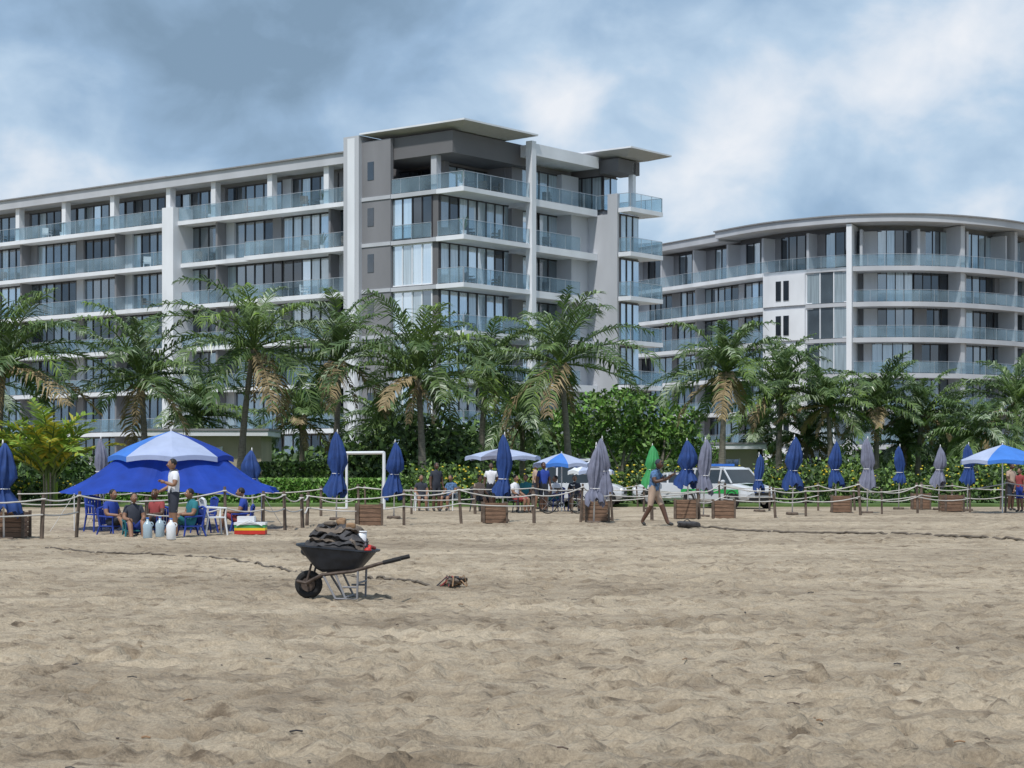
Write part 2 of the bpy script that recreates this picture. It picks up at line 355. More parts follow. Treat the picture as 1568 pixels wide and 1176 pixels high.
walls.box(16.6,18.4,.2,12,20.5,24.6,'taupe'); walls.box(18.0,18.4,-1.6,-1.2,20.5,24.6,'white'); walls.box(16.1,18.9,-1.6,.2,23.7,24.7,'dtaupe')
panes(wins,FY(.15),16.6,18.4,20.95,23.6,.9,[.5,1,3,4]); panes(wins,FX(16.55),.2,3,20.95,23.6,.9,[3,3,2,1])
walls.box(15.7,16.2,3,4,20.5,24.6,'lgrey')
for fi,z in enumerate(L_):
    top=z+SH
    if fi<6: panes(wins,FY(-1.86),15.95,18.35,z+.05,top-.4,.8,[.4,.8,4,8])
    slabs.box(15.72,20.0,-3.0,-1.87,z-.32,z,'white'); slabs.box(18.41,20,-1.87,3,z-.32,z,'white')
    raily(-2.95,15.75,19.95,z); railx(15.8,-2.95,-1.9,z); railx(19.93,-2.9,3,z)
    if fi==6: railx(15.8,-1.8,.2,z)
hiproof(roof,15.2,20.6,-3.4,6,25.3,.5,1.3,'soffit','roof')
for n,mb in(('walls',walls),('floor_slabs',slabs),('windows',wins),('balcony_railings',rails),('roof',roof),('balcony_furniture',furn)): mb.build(n,parent=A)
# ---------------------------------------------------------------- building B (curved)
OB=Vector((30,180)); 
ctl=[(3.1,210.6),(13.1,193.3),(19.1,182.9),(23.1,176),(26.5,172.5),(30.2,169.9),(34.7,169),(39,169.8),(43.8,172.5),(47.5,175.7),(52.2,181),(56,188),(58,196),(58,206)]
def cat(P,n):
    out=[]
    for i in range(len(P)-1):
        p0=Vector(P[max(i-1,0)]);p1=Vector(P[i]);p2=Vector(P[i+1]);p3=Vector(P[min(i+2,len(P)-1)])
        for k in range(n):
            t=k/n; out.append(.5*((2*p1)+(p2-p0)*t+(2*p0-5*p1+4*p2-p3)*t*t+(3*p1-p0-3*p2+p3)*t**3))
    out.append(Vector(P[-1])); return out
crv=cat(ctl,8); 
cum=[0]
for i in range(1,len(crv)): cum.append(cum[-1]+(crv[i]-crv[i-1]).length)
TOT=cum[-1]
def at(t,off=0):
    t=min(max(t,0),TOT-1e-4); i=next(k for k in range(len(cum)-1) if cum[k+1]>t)
    f=(t-cum[i])/(cum[i+1]-cum[i]); p=crv[i].lerp(crv[i+1],f)
    tm=min(max(t,.6),TOT-.6)
    def q(t):
        i=next(k for k in range(len(cum)-1) if cum[k+1]>t); return crv[i].lerp(crv[i+1],(t-cum[i])/(cum[i+1]-cum[i]))
    d=(q(tm+.5)-q(tm-.5)).normalized(); nrm=Vector((d.y,-d.x))
    p=p-nrm*off-OB; return (p.x,p.y)
def tpx(px):
    best=min(range(len(crv)),key=lambda k:abs(784+F*crv[k].x/crv[k].y-px)); return cum[best]
def strip(mb,t0,t1,o0,o1,z0,z1,m,st=1.0):
    n=max(1,round((t1-t0)/st)); vs=[];
    for i in range(n+1):
        t=t0+(t1-t0)*i/n; a=at(t,o0); c=at(t,o1)
        vs+=[(*a,z0),(*c,z0),(*c,z1),(*a,z1)]
    fs=[]
    for i in range(n):
        k=i*4; 
        for j in range(4): fs.append((k+j,k+(j+1)%4,k+4+(j+1)%4,k+4+j))
    fs+=[(0,3,2,1),(n*4,n*4+1,n*4+2,n*4+3)]
    mb.add(vs,fs,m)
def FC(off): return lambda t,o,z:(*at(t,off-o),z)
Bd=empty('curved_apartment_building',(OB.x,OB.y,0))
w=MB();s=MB();wi=MB();ra=MB();ro=MB()
LB=[.4,3.6,6.8,10.0,13.2,16.4,19.6]
tA=tpx(1168); tB=tpx(1226); tC=tpx(1300); tC2=tpx(1095)
core=[at(t,2.9) for t in np.linspace(0,TOT,60)]; nC=len(core); 
back=[(core[-1][0]-18,core[-1][1]+6),(core[0][0]+20,core[0][1]+12)]
ring=core+back; vs=[(x,y,0) for x,y in ring]+[(x,y,23.6) for x,y in ring]; k=len(ring)
w.add(vs,[(i,(i+1)%k,(i+1)%k+k,i+k) for i in range(k)]+[tuple(range(k,2*k))],'taupe')
for fi,z in enumerate(LB):
    top=z+3.2 if fi<6 else 23.4
    s_off=.25
    strip(s,0,tA-.01,s_off,2.95,z-.36,z,'white'); strip(s,tC+.3,TOT,s_off,2.95,z-.42,z,'lgrey'); strip(s,tA,tC+.29,.45,2.95,z-.35,z-.004,'lgrey')
    t=0.0; i=0
    while t<TOT-1:
        a,c=t+.1,min(t+5.6,TOT)
        if not(fi<6 and c>tA and t<tC):
            off=2.3 if fi<6 else 2.5
            w0=random.choice([0,0,.9,1.5]); 
            if w0: strip(w,a,a+w0,off-.15,2.93,z+.01,top-.46,random.choice(['lgrey','taupe','taupe']))
            panes(wi,FC(off),a+w0,c-.1,z+.05,top-.40,1.1,[5,4,2,.6])
            if fi==6 or i%2==0: strip(w,c-.12,c+.14,1.2 if fi<6 else .9,2.92,z+.01,top-.43,'lgrey')
        t+=5.6; i+=1
    if fi<6:
        strip(w,tA,tB,.3,2.94,z+.001,top-.36,'white')
        tm=(tA+tB)/2
        for dt in(-.75,.15): strip(wi,tm+dt,tm+dt+.6,.24,.3,z+.5,z+2.3,'g1')
        panes(wi,FC(.6),tB+.05,tC-.2,z+.05,top-.36,1.3,[.5,5,3,1],mull='white')
    for (a,c) in ((0,tA-.1),(tC+.4,TOT))if fi<6 else ((0,TOT),):
        n=round((c-a)/1.5)
        for i in range(n):
            strip(ra,a+(c-a)*i/n+.02,a+(c-a)*(i+1)/n-.02,.3,.316,z+.05,z+1.03,'rail',9); strip(ra,a+(c-a)*i/n-.012,a+(c-a)*i/n+.012,.285,.33,z,z+1.05,'steel',9)
        strip(ra,a,c,.28,.33,z+1.06,z+1.085,'steel')
strip(w,tC-.2,tC+.28,-.05,2.9,0,23.4,'white')
for pxx in (1475,1560): t=tpx(pxx); strip(w,t,t+.5,.55,2.9,0,23.4,'lgrey')
strip(ro,tC2,TOT,-.25,3.1,23.5,24.1,'lgrey'); strip(ro,tC2-.1,TOT,-.4,3.2,24.103,24.22,'roof')
strip(ro,0,tC2-.15,.3,3.1,23.3,23.95,'lgrey'); strip(ro,0,tC2-.15,.2,3.2,23.953,24.05,'roof')
vs=[(x,y,24.0) for x,y in ring]+[(x,y,23.5) for x,y in ring]
ro.add(vs,[tuple(range(k))]+[(i,(i+1)%k,(i+1)%k+k,i+k) for i in range(k)],'roof')
for n,mb in(('walls',w),('floor_slabs',s),('windows',wi),('balcony_railings',ra),('roof',ro)): mb.build(n,parent=Bd)
# ---------------------------------------------------------------- palms
def frond(mb,base,az,e0,L,droop,mats,width=.078,nst=36,leaf=.25,hang=.9):
    n=12; pts=[]; dirs=[]; p=Vector(base); 
    side0=Vector((-math.sin(az),math.cos(az),0)); tw=random.uniform(-.5,.5); sway=random.uniform(-.3,.3)
    for i in range(n+1):
        s_=i/n; e=e0-droop*(s_**1.5); a=az+sway*s_
        d=Vector((math.cos(e)*math.cos(a),math.cos(e)*math.sin(a),math.sin(e)))
        pts.append(p.copy()); dirs.append(d); p=p+d*(L/n)
    mb.tube(pts,[.045*(1-.85*i/n)+.004 for i in range(n+1)],'f2' if mats[0]!='f3' else 'f3',4,False)
    for k in range(nst):
        s_=.12+.88*(k+random.random()*.4)/nst; f=s_*n; i=min(int(f),n-1); c=pts[i].lerp(pts[i+1],f-i); d=dirs[i]
        sd=(side0-d*side0.dot(d)).normalized(); up=sd.cross(d).normalized()
        if up.z<0: up=-up
        ll=L*leaf*(math.sin(math.pi*min(1,(s_*.82+.14)))**.6)*random.uniform(.75,1.15)
        for sg in(-1,1):
            if random.random()<.05: continue
            dd=(sd*sg*random.uniform(.6,.9)+d*random.uniform(.45,.8)+up*random.uniform(.0,.4)+sd*tw*.2).normalized()
            d2=(dd+Vector((0,0,-1))*hang*random.uniform(.5,1.7)).normalized()
            m1=c+dd*ll*.45; m2=m1+d2*ll*.55; wv=(d-dd*d.dot(dd)).normalized()*width*.5+up*width*.2*random.uniform(-1,1)
            o=len(mb.v); mb.v+=[tuple(c-wv*.6),tuple(c+wv*.6),tuple(m1+wv),tuple(m1-wv),tuple(m2)]
            kk=mb.k(random.choices(mats,[5,2,1][:len(mats)])[0]); mb.f+=[(o,o+1,o+2,o+3),(o+3,o+2,o+4)]; mb.m+=[kk,kk]
def palm(px,py,D,R,lean=0,nf=29,name='coconut_palm',kind=0):
    H=ZP(py,D); bx=XP(px,D)-lean; mb=MB()
    n=14; pts=[];rs=[]
    for i in range(n+1):
        t=i/n; pts.append((lean*t*t,.15*math.sin(t*3),H*t)); rs.append((.17*(1-t)**3+.12+(.014 if i%2 else 0))+(.05*max(0,t-.9)*10 if t>.9 else 0))
    mb.tube(pts,rs,'trunk',9); top=Vector(pts[-1]); tilt=random.uniform(0,6.28); nf+=random.randint(-4,4)
    for i in range(nf):
        az=i*2.39996+random.uniform(-.4,.4); u=i/(nf-1)
        e0=math.radians(86-108*u**.9)+random.uniform(-.2,.2)+.18*math.cos(az-tilt); L=R*1.36*random.uniform(.76,1.1)*(.84+.22*math.sin(math.pi*u)); dr=math.radians(random.uniform(58,112)-30*u)
        ms=random.choice([['f1','f2','f4'],['f1','f1','f2'],['f2','f1','f4'],['f4','f1','f2'],['f1','f2','f2'],['f2','f2','y2']])
        if u>.9 and random.random()<.6: ms=['f3','f3','f2']
        frond(mb,top+Vector((0,0,.1)),az,e0,L,dr,ms)
    for i in range(2):
        frond(mb,top-Vector((0,0,.15)),random.uniform(0,6.28),math.radians(-55),R*.6,math.radians(30),['f3','f3','trunk'],nst=14)
    for i in range(7):
        a=random.uniform(0,6.28); mb.sphere((top.x+.27*math.cos(a),top.y+.27*math.sin(a),top.z-.2-random.random()*.2),(.12,.12,.15),random.choice(['f2','y2','f3']),8,6)
    return mb.build(name,(bx,D,0))
for p in [(5,562,80,3.7,.3),(215,580,84,3.5,-.2),(388,536,84,3.9,.6),(520,556,88,3.6,.2),(640,580,82,3.4,-.2),(745,574,90,3.2,.3),(858,560,86,3.7,-.4),
          (1112,572,92,3.0,.2),(1198,598,98,2.9,.2),(1268,624,96,2.6,-.2),(1345,626,98,2.8,.1),(1412,636,100,2.6,.2),(1556,618,96,2.9,0),(1495,670,92,2.1,0),
          (300,640,97,2.5,.2),(462,645,99,2.6,0),(590,655,98,2.5,.1),(800,645,99,2.6,0),(1165,660,104,2.2,0),(1450,664,104,2.2,0),(-60,590,90,3.2,0),(1640,614,98,3,0),(1235,672,100,2.0,0),(1385,682,101,2.0,0)]:
    palm(*p)
mb=MB()
for i in range(34):
    u=i/33; az=i*2.4; frond(mb,(.15*math.cos(az),.15*math.sin(az),.3+.5*random.random()+.75),az,math.radians(86-50*u),3.1*random.uniform(.8,1.1),math.radians(random.uniform(45,85)),random.choice([['y1','y2','f2'],['y2','y2','y1'],['y2','f2','y1']]),nst=24,width=.11,leaf=.24,hang=.3)
for i in range(60):
    a=random.uniform(0,6.28); r=random.uniform(.0,.25); mb.tube([(r*math.cos(a),r*math.sin(a),0),(r*1.2*math.cos(a),r*1.2*math.sin(a),random.uniform(.9,1.7))],[.05,.03],random.choice(['y2','f2','trunk']),5)
o=mb.build('areca_palm',(XP(76,75.5),75.5,0))
o2=o.copy(); o2.location=(XP(-10,79),79,-.3); o2.rotation_euler=(0,0,1.2); scene.collection.objects.link(o2)
# ---------------------------------------------------------------- leaf masses
def leafmass(name,blobs,dens,size,mats,wts,extra=None,trunk=None):
    P=[];
    for (x,y,z,rx,ry,rz) in blobs:
        n=int(dens*(rx*ry+rx*rz+ry*rz)**1.0); d=rng.normal(size=(n,3)); d/=np.linalg.norm(d,axis=1)[:,None]
        rad=rng.uniform(.55,1.08,n)[:,None]; P.append(np.array([x,y,z])+d*rad*np.array([rx,ry,rz]))
    P=np.concatenate(P); P=P[P[:,2]>.05]; n=len(P)
    a=rng.normal(size=(n,3)); a/=np.linalg.norm(a,axis=1)[:,None]; bb=rng.normal(size=(n,3)); bb-=a*(a*bb).sum(1)[:,None]; bb/=np.linalg.norm(bb,axis=1)[:,None]
    sz=size*rng.uniform(.6,1.3,n)[:,None]; a=a*sz; bb=bb*sz*.5
    V=np.stack([P-a,P+bb,P+a,P-bb],1).reshape(-1,3); mi=rng.choice(len(mats),n,p=np.array(wts)/sum(wts))
    mb_=MB()
    if trunk: trunk(mb_)
    for m in mats: mb_.k(m)
    kmap=np.array([mb_.k(m) for m in mats]); nv=len(mb_.v)
    fs=(np.arange(n*4).reshape(-1,4)+nv).tolist(); mb_.v+=V.tolist(); mb_.f+=fs; mb_.m+=kmap[mi].tolist()
    if extra: extra(mb_)
    return mb_.build(name)
def row(x0,x1,y,zt,r,st=.8,jit=.3):
    out=[]; x=x0
    while x<x1:
        h=zt*random.uniform(.7,1.15); out.append((x,y+random.uniform(-.5,.5),h*.5,r*random.uniform(.8,1.3),r,h*.5)); x+=st*random.uniform(.8,1.2)
    return out
def flowers(xr,y,z0,z1,n):
    def f(mb_):
        for i in range(n):
            x=random.choice([random.uniform(*xr),random.gauss(xr[0]+(xr[1]-xr[0])*random.choice([.1,.3,.55,.8]),1.5)]); z_=random.uniform(z0,z1); yy=y-.9+random.uniform(-.2,.3); r=random.uniform(.03,.06)
            mb_.sphere((x,yy,z_),(r,r,r*.7),'flower',6,4)
    return f
leafmass('flowering_hedge',row(XP(640,79),XP(1700,79),79,1.75,.9),170,.12,['l1','l2','l3','y2'],[3,5,4,1],flowers((XP(650,79),XP(1690,79)),79,.7,1.7,330))
leafmass('flowering_hedge',row(XP(-150,80),XP(160,80),80,1.2,.9),150,.13,['l1','l2','l3','y2'],[4,4,2,1],flowers((XP(-20,80),XP(150,80)),80,.6,1.2,50))
def boxhedge(name,x0,x1,y0,y1,z1,n,mats,w_):
    P=np.stack([rng.uniform(x0,x1,n),rng.uniform(y0,y1,n),rng.uniform(.05,z1,n)],1)
    face=rng.integers(0,3,n); P[face==0,1]=y0+rng.uniform(0,.15,(face==0).sum()); P[face==1,2]=z1+rng.uniform(-.1,.05,(face==1).sum())
    a=rng.normal(size=(n,3)); a/=np.linalg.norm(a,axis=1)[:,None]; b2=np.cross(a,rng.normal(size=(n,3))); b2/=np.linalg.norm(b2,axis=1)[:,None]
    V=np.stack([P-a*.1,P+b2*.06,P+a*.1,P-b2*.06],1).reshape(-1,3); mb_=MB(); ks=np.array([mb_.k(m) for m in mats])
    mb_.v=V.tolist(); mb_.f=np.arange(n*4).reshape(-1,4).tolist(); mb_.m=ks[rng.choice(len(mats),n,p=np.array(w_)/sum(w_))].tolist(); return mb_.build(name)
boxhedge('clipped_hedge',XP(165,80),XP(640,80),79.5,81,1.05,16000,['l2','l3','l4'],[1,4,5])
boxhedge('clipped_hedge',XP(380,86),XP(600,86),85,87,1.75,9000,['l1','l2','l3'],[1,3,3])
leafmass('dark_shrub',[(XP(560,84),84,1.6,1.6,1.3,1.6),(XP(610,84),84,2.0,1.7,1.3,1.9),(XP(670,85),85,2.0,1.6,1.3,2.0),(XP(705,86),86,1.5,1.3,1.2,1.6)],170,.17,['l1','l2','l3'],[4,4,2])
bl=[]
for px,py in((870,640),(905,625),(950,615),(1000,625),(1040,640),(890,670),(940,660),(990,665),(1040,675),(1070,690)): bl.append((XP(px,97)+random.uniform(-.2,.2),97+random.uniform(-1,1),ZP(py,97)-.2,random.uniform(.9,1.4),1.3,random.uniform(.7,1.1)))
def trk(mb_):
    for px in(900,950,1010): 
        x=XP(px,97); mb_.tube([(x,97,0),(x+.1,97,1.6),(x+.3,97.1,3.2)],[.14,.1,.05],'trunk',7); mb_.tube([(x+.05,97,1.2),(x-.7,96.8,2.8)],[.07,.03],'trunk',6); mb_.tube([(x+.05,97,1.4),(x+.9,97.3,3.)],[.07,.03],'trunk',6)
leafmass('sea_almond_tree',bl,150,.16,['l4','l3','l2'],[5,4,3],trunk=trk)
bk=[]
for i in range(150):
    px=random.uniform(-120,1720); D=random.uniform(103,122); zt=random.uniform(1.6,3.3) if not(600<px<1080) else random.uniform(2.8,4.6)
    bk.append((XP(px,D),D,zt*.5,random.uniform(1.2,2.4),1.3,zt*.5))
leafmass('background_shrubs',bk,42,.24,['l1','l2','l3'],[4,5,2.5])
def lowhouse(px0,px1,D,zt,name):
    mb_=MB(); w_=XP(px1,D)-XP(px0,D); mb_.box(0,w_,0,4,0,zt-.35,'wall'); mb_.box(-.4,w_+.4,-.6,4.4,zt-.35,zt-.1,'white'); mb_.box(-.45,w_+.45,-.65,4.45,zt-.097,zt,'roof')
    t=.6
    while t<w_-1.4: mb_.box(t,t+1,-.05,-.003,.1,zt-.9,'g2'); mb_.box(t-.08,t,-.08,-.004,.1,zt-.85,'white'); mb_.box(t+1,t+1.08,-.08,-.004,.1,zt-.85,'white'); t+=2
    return mb_.build(name,(XP(px0,D),D,0))
lowhouse(225,400,92,3.45,'pool_house'); lowhouse(1085,1160,101,2.9,'garden_kiosk')
# ---------------------------------------------------------------- fences
def fence(pts,step,name,h=.95,rr=.019):
    mb_=MB(); posts=[]
    for (a,b_) in zip(pts[:-1],pts[1:]):
        A_=Vector((XP(a[0],DG(a[1])),DG(a[1]))); B_=Vector((XP(b_[0],DG(b_[1])),DG(b_[1]))); n=max(1,round((B_-A_).length/step))
        for i in range(n): posts.append(A_.lerp(B_,i/n)+Vector((random.uniform(-.5,.5)*step*.6,random.uniform(-.15,.15))))
    tops=[]
    for p in posts:
        hh=h*random.uniform(.82,1.18); lx=random.uniform(-.09,.09); r=random.uniform(.035,.055)
        mb_.tube([(p.x,p.y,-.1),(p.x+lx*.5,p.y,hh*.5),(p.x+lx,p.y+.02,hh)],[r,r*.95,r*.85],'wood',7); tops.append((Vector((p.x+lx*.9,p.y-.04,hh-.1)),Vector((p.x+lx*.6,p.y-.04,hh*.55))))
        mb_.torus((p.x+lx*.9,p.y,hh-.1),(0,0,1),r,.02,'rope',8,4)
    for q0,q1 in zip(tops[:-1],tops[1:]):
        for k in range(2):
            if k==1 and random.random()<.35: continue
            a,b_=q0[k],q1[k]; sag=random.uniform(.02,.14); mb_.tube([a.lerp(b_,t/6)-Vector((0,0,sag*4*(t/6)*(1-t/6))) for t in range(7)],rr,'rope',5,False)
    return mb_.build(name,smooth=False)
fence([(-80,832),(40,826),(240,820),(420,815),(500,806),(720,803),(1000,797),(1240,791),(1480,786),(1680,783)],1.8,'rope_fence',1.0)
fence([(60,796),(300,792),(640,788),(900,786),(1200,783),(1640,779)],1.9,'rope_fence',.9)
fence([(560,778),(700,777),(1000,776),(1400,773),(1640,773)],2.8,'rope_fence',.8)
# ---------------------------------------------------------------- umbrellas and planters
def planter(px,base,w=.66,h=.62):
    D=DG(base); mb_=MB(); n=5
    for i in range(n):
        z0=.05+i*(h-.05)/n; z1=z0+(h-.05)/n-.015; a=w/2*(.92+.08*i/n)
        mb_.box(-a,a,-a,-a+.03,z0,z1,'planter'); mb_.box(-a,a,a-.03,a,z0,z1,'planter'); mb_.box(-a,-a+.03,-a+.031,a-.031,z0,z1,'planter'); mb_.box(a-.03,a,-a+.031,a-.031,z0,z1,'planter')
    for x in(-1,1):
        for y in(-1,1): mb_.box(x*w/2-.03,x*w/2+.03,y*w/2-.03,y*w/2+.03,0,h+.02,'wood')
    mb_.box(-w/2+.05,w/2-.05,-w/2+.05,w/2-.05,.02,h-.08,'bag2')
    return mb_.build('wooden_planter',(XP(px,D),D,gz(XP(px,D),D)-.02),random.uniform(-.15,.15))
for a in((18,824),(565,805),(757,801),(1050,795),(1108,794),(1288,785),(1410,780),(1457,784),(912,799)): planter(*a)
def closed_umb(px,top,bot,base,m):
    D=DG(base); zt=ZP(top,D); zb=ZP(bot,D); mb_=MB(); mb_.tube([(0,0,0),(0,0,zt-.02)],.022,'pole',8); mb_.tube([(0,0,zt-.03),(0,0,zt+.08)],[.03,.008],'pole',6)
    H=zt-zb; w1=random.uniform(.85,1.2); tie=random.uniform(.56,.74); prof=[(0,.02),(.05,.06),(.15,.11),(.35,.16*w1),(.5,.18*w1),(tie,.11),(tie+.05,.12),(.88,.20*w1),(1,.22*w1)]; n=32; vs=[];fs=[]
    ph=random.random()*6; ecc=random.uniform(.85,1.25)
    for i,(t,r) in enumerate(prof):
        for j in range(n):
            a=2*math.pi*j/n; rr=r*ecc*(1+(.34 if .1<t else .1)*math.cos(8*a+ph+t*2)+.14*math.sin(3*a+ph)); zz=zt-H*t-((.07*math.cos(8*a+ph)+.09*math.sin(2*a+ph)) if t>=1 else 0)
            vs.append((rr*math.cos(a)+.04*math.sin(t*5+ph),rr*math.sin(a),zz))
    for i in range(len(prof)-1):
        for j in range(n): fs.append((i*n+j,(i+1)*n+j,(i+1)*n+(j+1)%n,i*n+(j+1)%n))
    mb_.add(vs,fs,m); mb_.torus((0,0,zt-H*(tie+.02)),(0,0,1),.14,.012,'pole',16,4)
    mb_.tube([(0,0,0),(0,0,.08)],[.22,.2],'wood',12)
    o_=mb_.build('closed_beach_umbrella',(XP(px,D),D,gz(XP(px,D),D)),smooth=True); o_.rotation_euler=(random.uniform(-.02,.02),random.uniform(-.035,.035),0); return o_
for u in[(6,676,782,826,'ublue'),(152,672,752,800,'ugrey'),(387,688,750,800,'ublue'),(515,662,757,797,'ublue'),(603,678,760,795,'ublue'),(769,666,757,799,'ublue'),(926,672,758,797,'ugrey'),(909,680,768,801,'ugrey'),
         (1054,674,742,791,'ublue'),(1077,672,752,791,'ugrey'),(1163,696,750,784,'ublue'),(1213,669,746,788,'ublue'),(1280,676,742,784,'ublue'),(1328,671,746,786,'ugrey'),(1376,683,738,780,'ublue'),(1437,684,742,781,'ugrey'),(1481,681,740,783,'ublue'),(996,682,742,780,'greenp')]: closed_umb(*u)
def open_umb(px,base,apex,hem,R,mats,name,skirt=None):
    D=DG(base); za=ZP(apex,D); zh=ZP(hem,D); mb_=MB(); n=8; sub=6
    def ring(fr,z0,dz=0):
        out=[]
        for i in range(n*sub):
            a=2*math.pi*i/(n*sub)+.2; k=(i%sub)/sub; sc=math.cos(math.pi/n)/math.cos((k-.5)*2*math.pi/n); out.append((fr*sc*math.cos(a),fr*sc*math.sin(a),z0+dz*math.sin(math.pi*k)))
        return out
    rows=[ring(.02,za),ring(R*.35,za-(za-zh)*.26,-.01),ring(R*.7,za-(za-zh)*.6,-.02),ring(R,zh,.05),ring(R*1.0,zh-.13,.06)]
    N_=n*sub
    for r in range(len(rows)-1):
        for i in range(N_):
            j=(i+1)%N_; mb_.quad(rows[r][i],rows[r+1][i],rows[r+1][j],rows[r][j],mats[(i//sub)%len(mats)])
    mb_.tube([(0,0,0),(0,0,za+.06)],.022,'pole',8)
    for i in range(n):
        a=2*math.pi*i/n+.2; mb_.tube([(0,0,za-.03),(R*math.cos(a),R*math.sin(a),zh-.02)],.008,'steel',4)
    if skirt:
        R2,z2=skirt; N2=96
        def sk(t,i):
            a=2*math.pi*i/N2; corner=abs(math.cos(2*(a-.785)))**.6; rr=(R*.8)*(1-t)+(R2*(.84+.16*corner))*t; zt_=(zh+.0+(za-zh)*.12)
            fold=(.035*math.sin(a*13+1)+.025*math.sin(a*29))*t*(1-.6*corner)
            return ((rr+fold)*math.cos(a),(rr+fold)*math.sin(a)*.8,zt_*(1-t)+(z2+.14*(1-corner))*t-.15*math.sin(math.pi*t)*(1.2-corner*.6)+.02*math.sin(a*9)*t+fold*.8)
        for r in range(8):
            for i in range(N2): mb_.quad(sk(r/8,i),sk((r+1)/8,i),sk((r+1)/8,i+1),sk(r/8,i+1),'tblue')
        for a in(.785,2.356,3.927,5.498):
            mb_.tube([(R2*math.cos(a),R2*.8*math.sin(a),0),(R2*math.cos(a),R2*.8*math.sin(a),z2+.02)],.014,'pole',6)
            mb_.tube([(R2*math.cos(a),R2*.8*math.sin(a),z2),(R2*1.25*math.cos(a),R2*.95*math.sin(a),0)],.008,'rope',4)
    return mb_.build(name,(XP(px,D),D,0))
open_umb(262,810,660,700,1.6,['tblue2','tpale','tpale','tblue'],'beach_tent_canopy',skirt=(2.98,.92))
open_umb(770,785,686,700,1.35,['tpale','tpale','ugrey'],'open_beach_umbrella'); open_umb(860,784,694,711,1.05,['tpale','tblue2','tpale','tpale'],'open_beach_umbrella'); open_umb(1535,786,681,706,1.5,['tpale','tblue2','tblue2','tpale'],'open_beach_umbrella')
open_umb(905,780,706,722,.9,['wplast','tpale'],'open_beach_umbrella')
D=DG(781); mb=MB(); x0=XP(525,D);x1=XP(588,D); zt=ZP(694,D)
mb.tube([(0,1.6,0),(0,1.6,zt)],.05,'wplast',8); mb.tube([(x1-x0,0,0),(x1-x0,0,zt)],.06,'wplast',8); mb.tube([(0,1.6,zt),(x1-x0,0,zt)],.06,'wplast',8)
mb.tube([(0,1.6,.0),(-.5,2.6,0)],.03,'wplast',8); mb.tube([(x1-x0,0,0),(x1-x0-.2,1.2,0),(x1-x0,0,zt)],.02,'wplast',6); mb.build('football_goal',(x0,D,.02))
# ---------------------------------------------------------------- cars
def car(name,px,base,rz,L=4.3,W=1.75,H=1.6,police=False):
    D=DG(base); mb_=MB()
    st=[(-.5,.50,.62,.75),(-.49,.36,.80,.86),(-.42,.28,.92,.95),(-.30,.24,.96,1),(-.05,.22,.96,1),(.18,.22,.97,1),(.30,.24,.93,.98),(.42,.28,.84,.94),(.48,.34,.72,.85),(.5,.42,.60,.75)]
    def sec(x,zb,zt,wf):
        hw=W/2*wf; return [(x*L,-hw*.9,zb),(x*L,-hw,zb+.12),(x*L,-hw,(zb+zt)/2),(x*L,-hw*.95,zt-.04),(x*L,-hw*.8,zt),(x*L,0,zt+.03),(x*L,hw*.8,zt),(x*L,hw*.95,zt-.04),(x*L,hw,(zb+zt)/2),(x*L,hw,zb+.12),(x*L,hw*.9,zb)]
    V=[];Fs=[]
    for s_ in st: V+=sec(*s_)
    for i in range(len(st)-1):
        for j in range(11): Fs.append((i*11+j,i*11+(j+1)%11,(i+1)*11+(j+1)%11,(i+1)*11+j))
    Fs+=[tuple(range(11))[::-1],tuple((len(st)-1)*11+j for j in range(11))]; mb_.add(V,Fs,'carw')
    cb=[(-.46,.93,.86),(-.38,H-.10,.74),(-.22,H,.72),(.05,H-.02,.72),(.13,H-.12,.74),(.27,.97,.86)]
    V=[]
    for x,z_,wf in cb: V+=[(x*L,-W/2*wf,z_),(x*L,W/2*wf,z_)]
    mb_.add(V,[(2,3,5,4),(4,5,7,6),(6,7,9,8)],'carw'); mb_.add(V,[(0,1,3,2),(8,9,11,10)],'cglass')
    for sg in(0,1):
        P=[Vector(V[2*i+sg]) for i in range(6)]; base_=[Vector((p.x,(W/2*.9)*(1 if sg else -1),.93)) for p in P]
        for i in range(5): mb_.quad(base_[i],base_[i+1],P[i+1],P[i],'cglass')
        for x in(-.28,-.07,.1):
            y=(W/2*.9)*(1 if sg else -1); y2=(W/2*.74)*(1 if sg else -1)
            mb_.beam((x*L,y*1.005,.92),(x*L,y2*1.01,H-.06),.07,.04,'carw')
        y=(W/2*.74)*(1 if sg else -1); mb_.beam((-.38*L,y,H-.1),(.13*L,y,H-.09),.05,.08,'carw'); mb_.beam((.13*L,y,H-.1),(.27*L,y*1.16,.96),.05,.05,'carw'); mb_.beam((-.38*L,y,H-.1),(-.46*L,y*1.16,.93),.08,.05,'carw')
        yy=W/2*(1 if sg else -1); mb_.sphere((.2*L,yy*1.08,1.02),(.08,.1,.07),'carw',8,6)
        if police: mb_.box(-.44*L,.4*L,yy*1.002-.006,yy*1.002+.006,.56,.72,'carg')
        for x in(-.31,.31):
            mb_.torus((x*L,yy*.93,.31),(0,1,0),.24,.085,'rubber',20,8); mb_.tube([(x*L,yy*.86,.31),(x*L,yy*.985,.31)],[.19,.17],'chrome',14); mb_.torus((x*L,yy*.995,.33),(0,1,0),.35,.03,'rubber',20,4)
        mb_.sphere((.475*L,yy*.62,.66),(.09,.2,.09),'lamp',10,6); mb_.sphere((-.485*L,yy*.7,.78),(.06,.12,.12),'red',8,6)
    mb_.box(.495*L,.505*L,-.4,.4,.5,.62,'rubber'); mb_.box(.49*L,.508*L,-.65,.65,.3,.4,'rubber')
    if police: mb_.box(-.1*L,-.04*L,-.5,.5,H+.01,H+.1,'tblue2'); mb_.box(.3*L,.44*L,-.45,.45,.935,.938,'carg')
    return mb_.build(name,(XP(px,D),D,.02),rz,smooth=False)
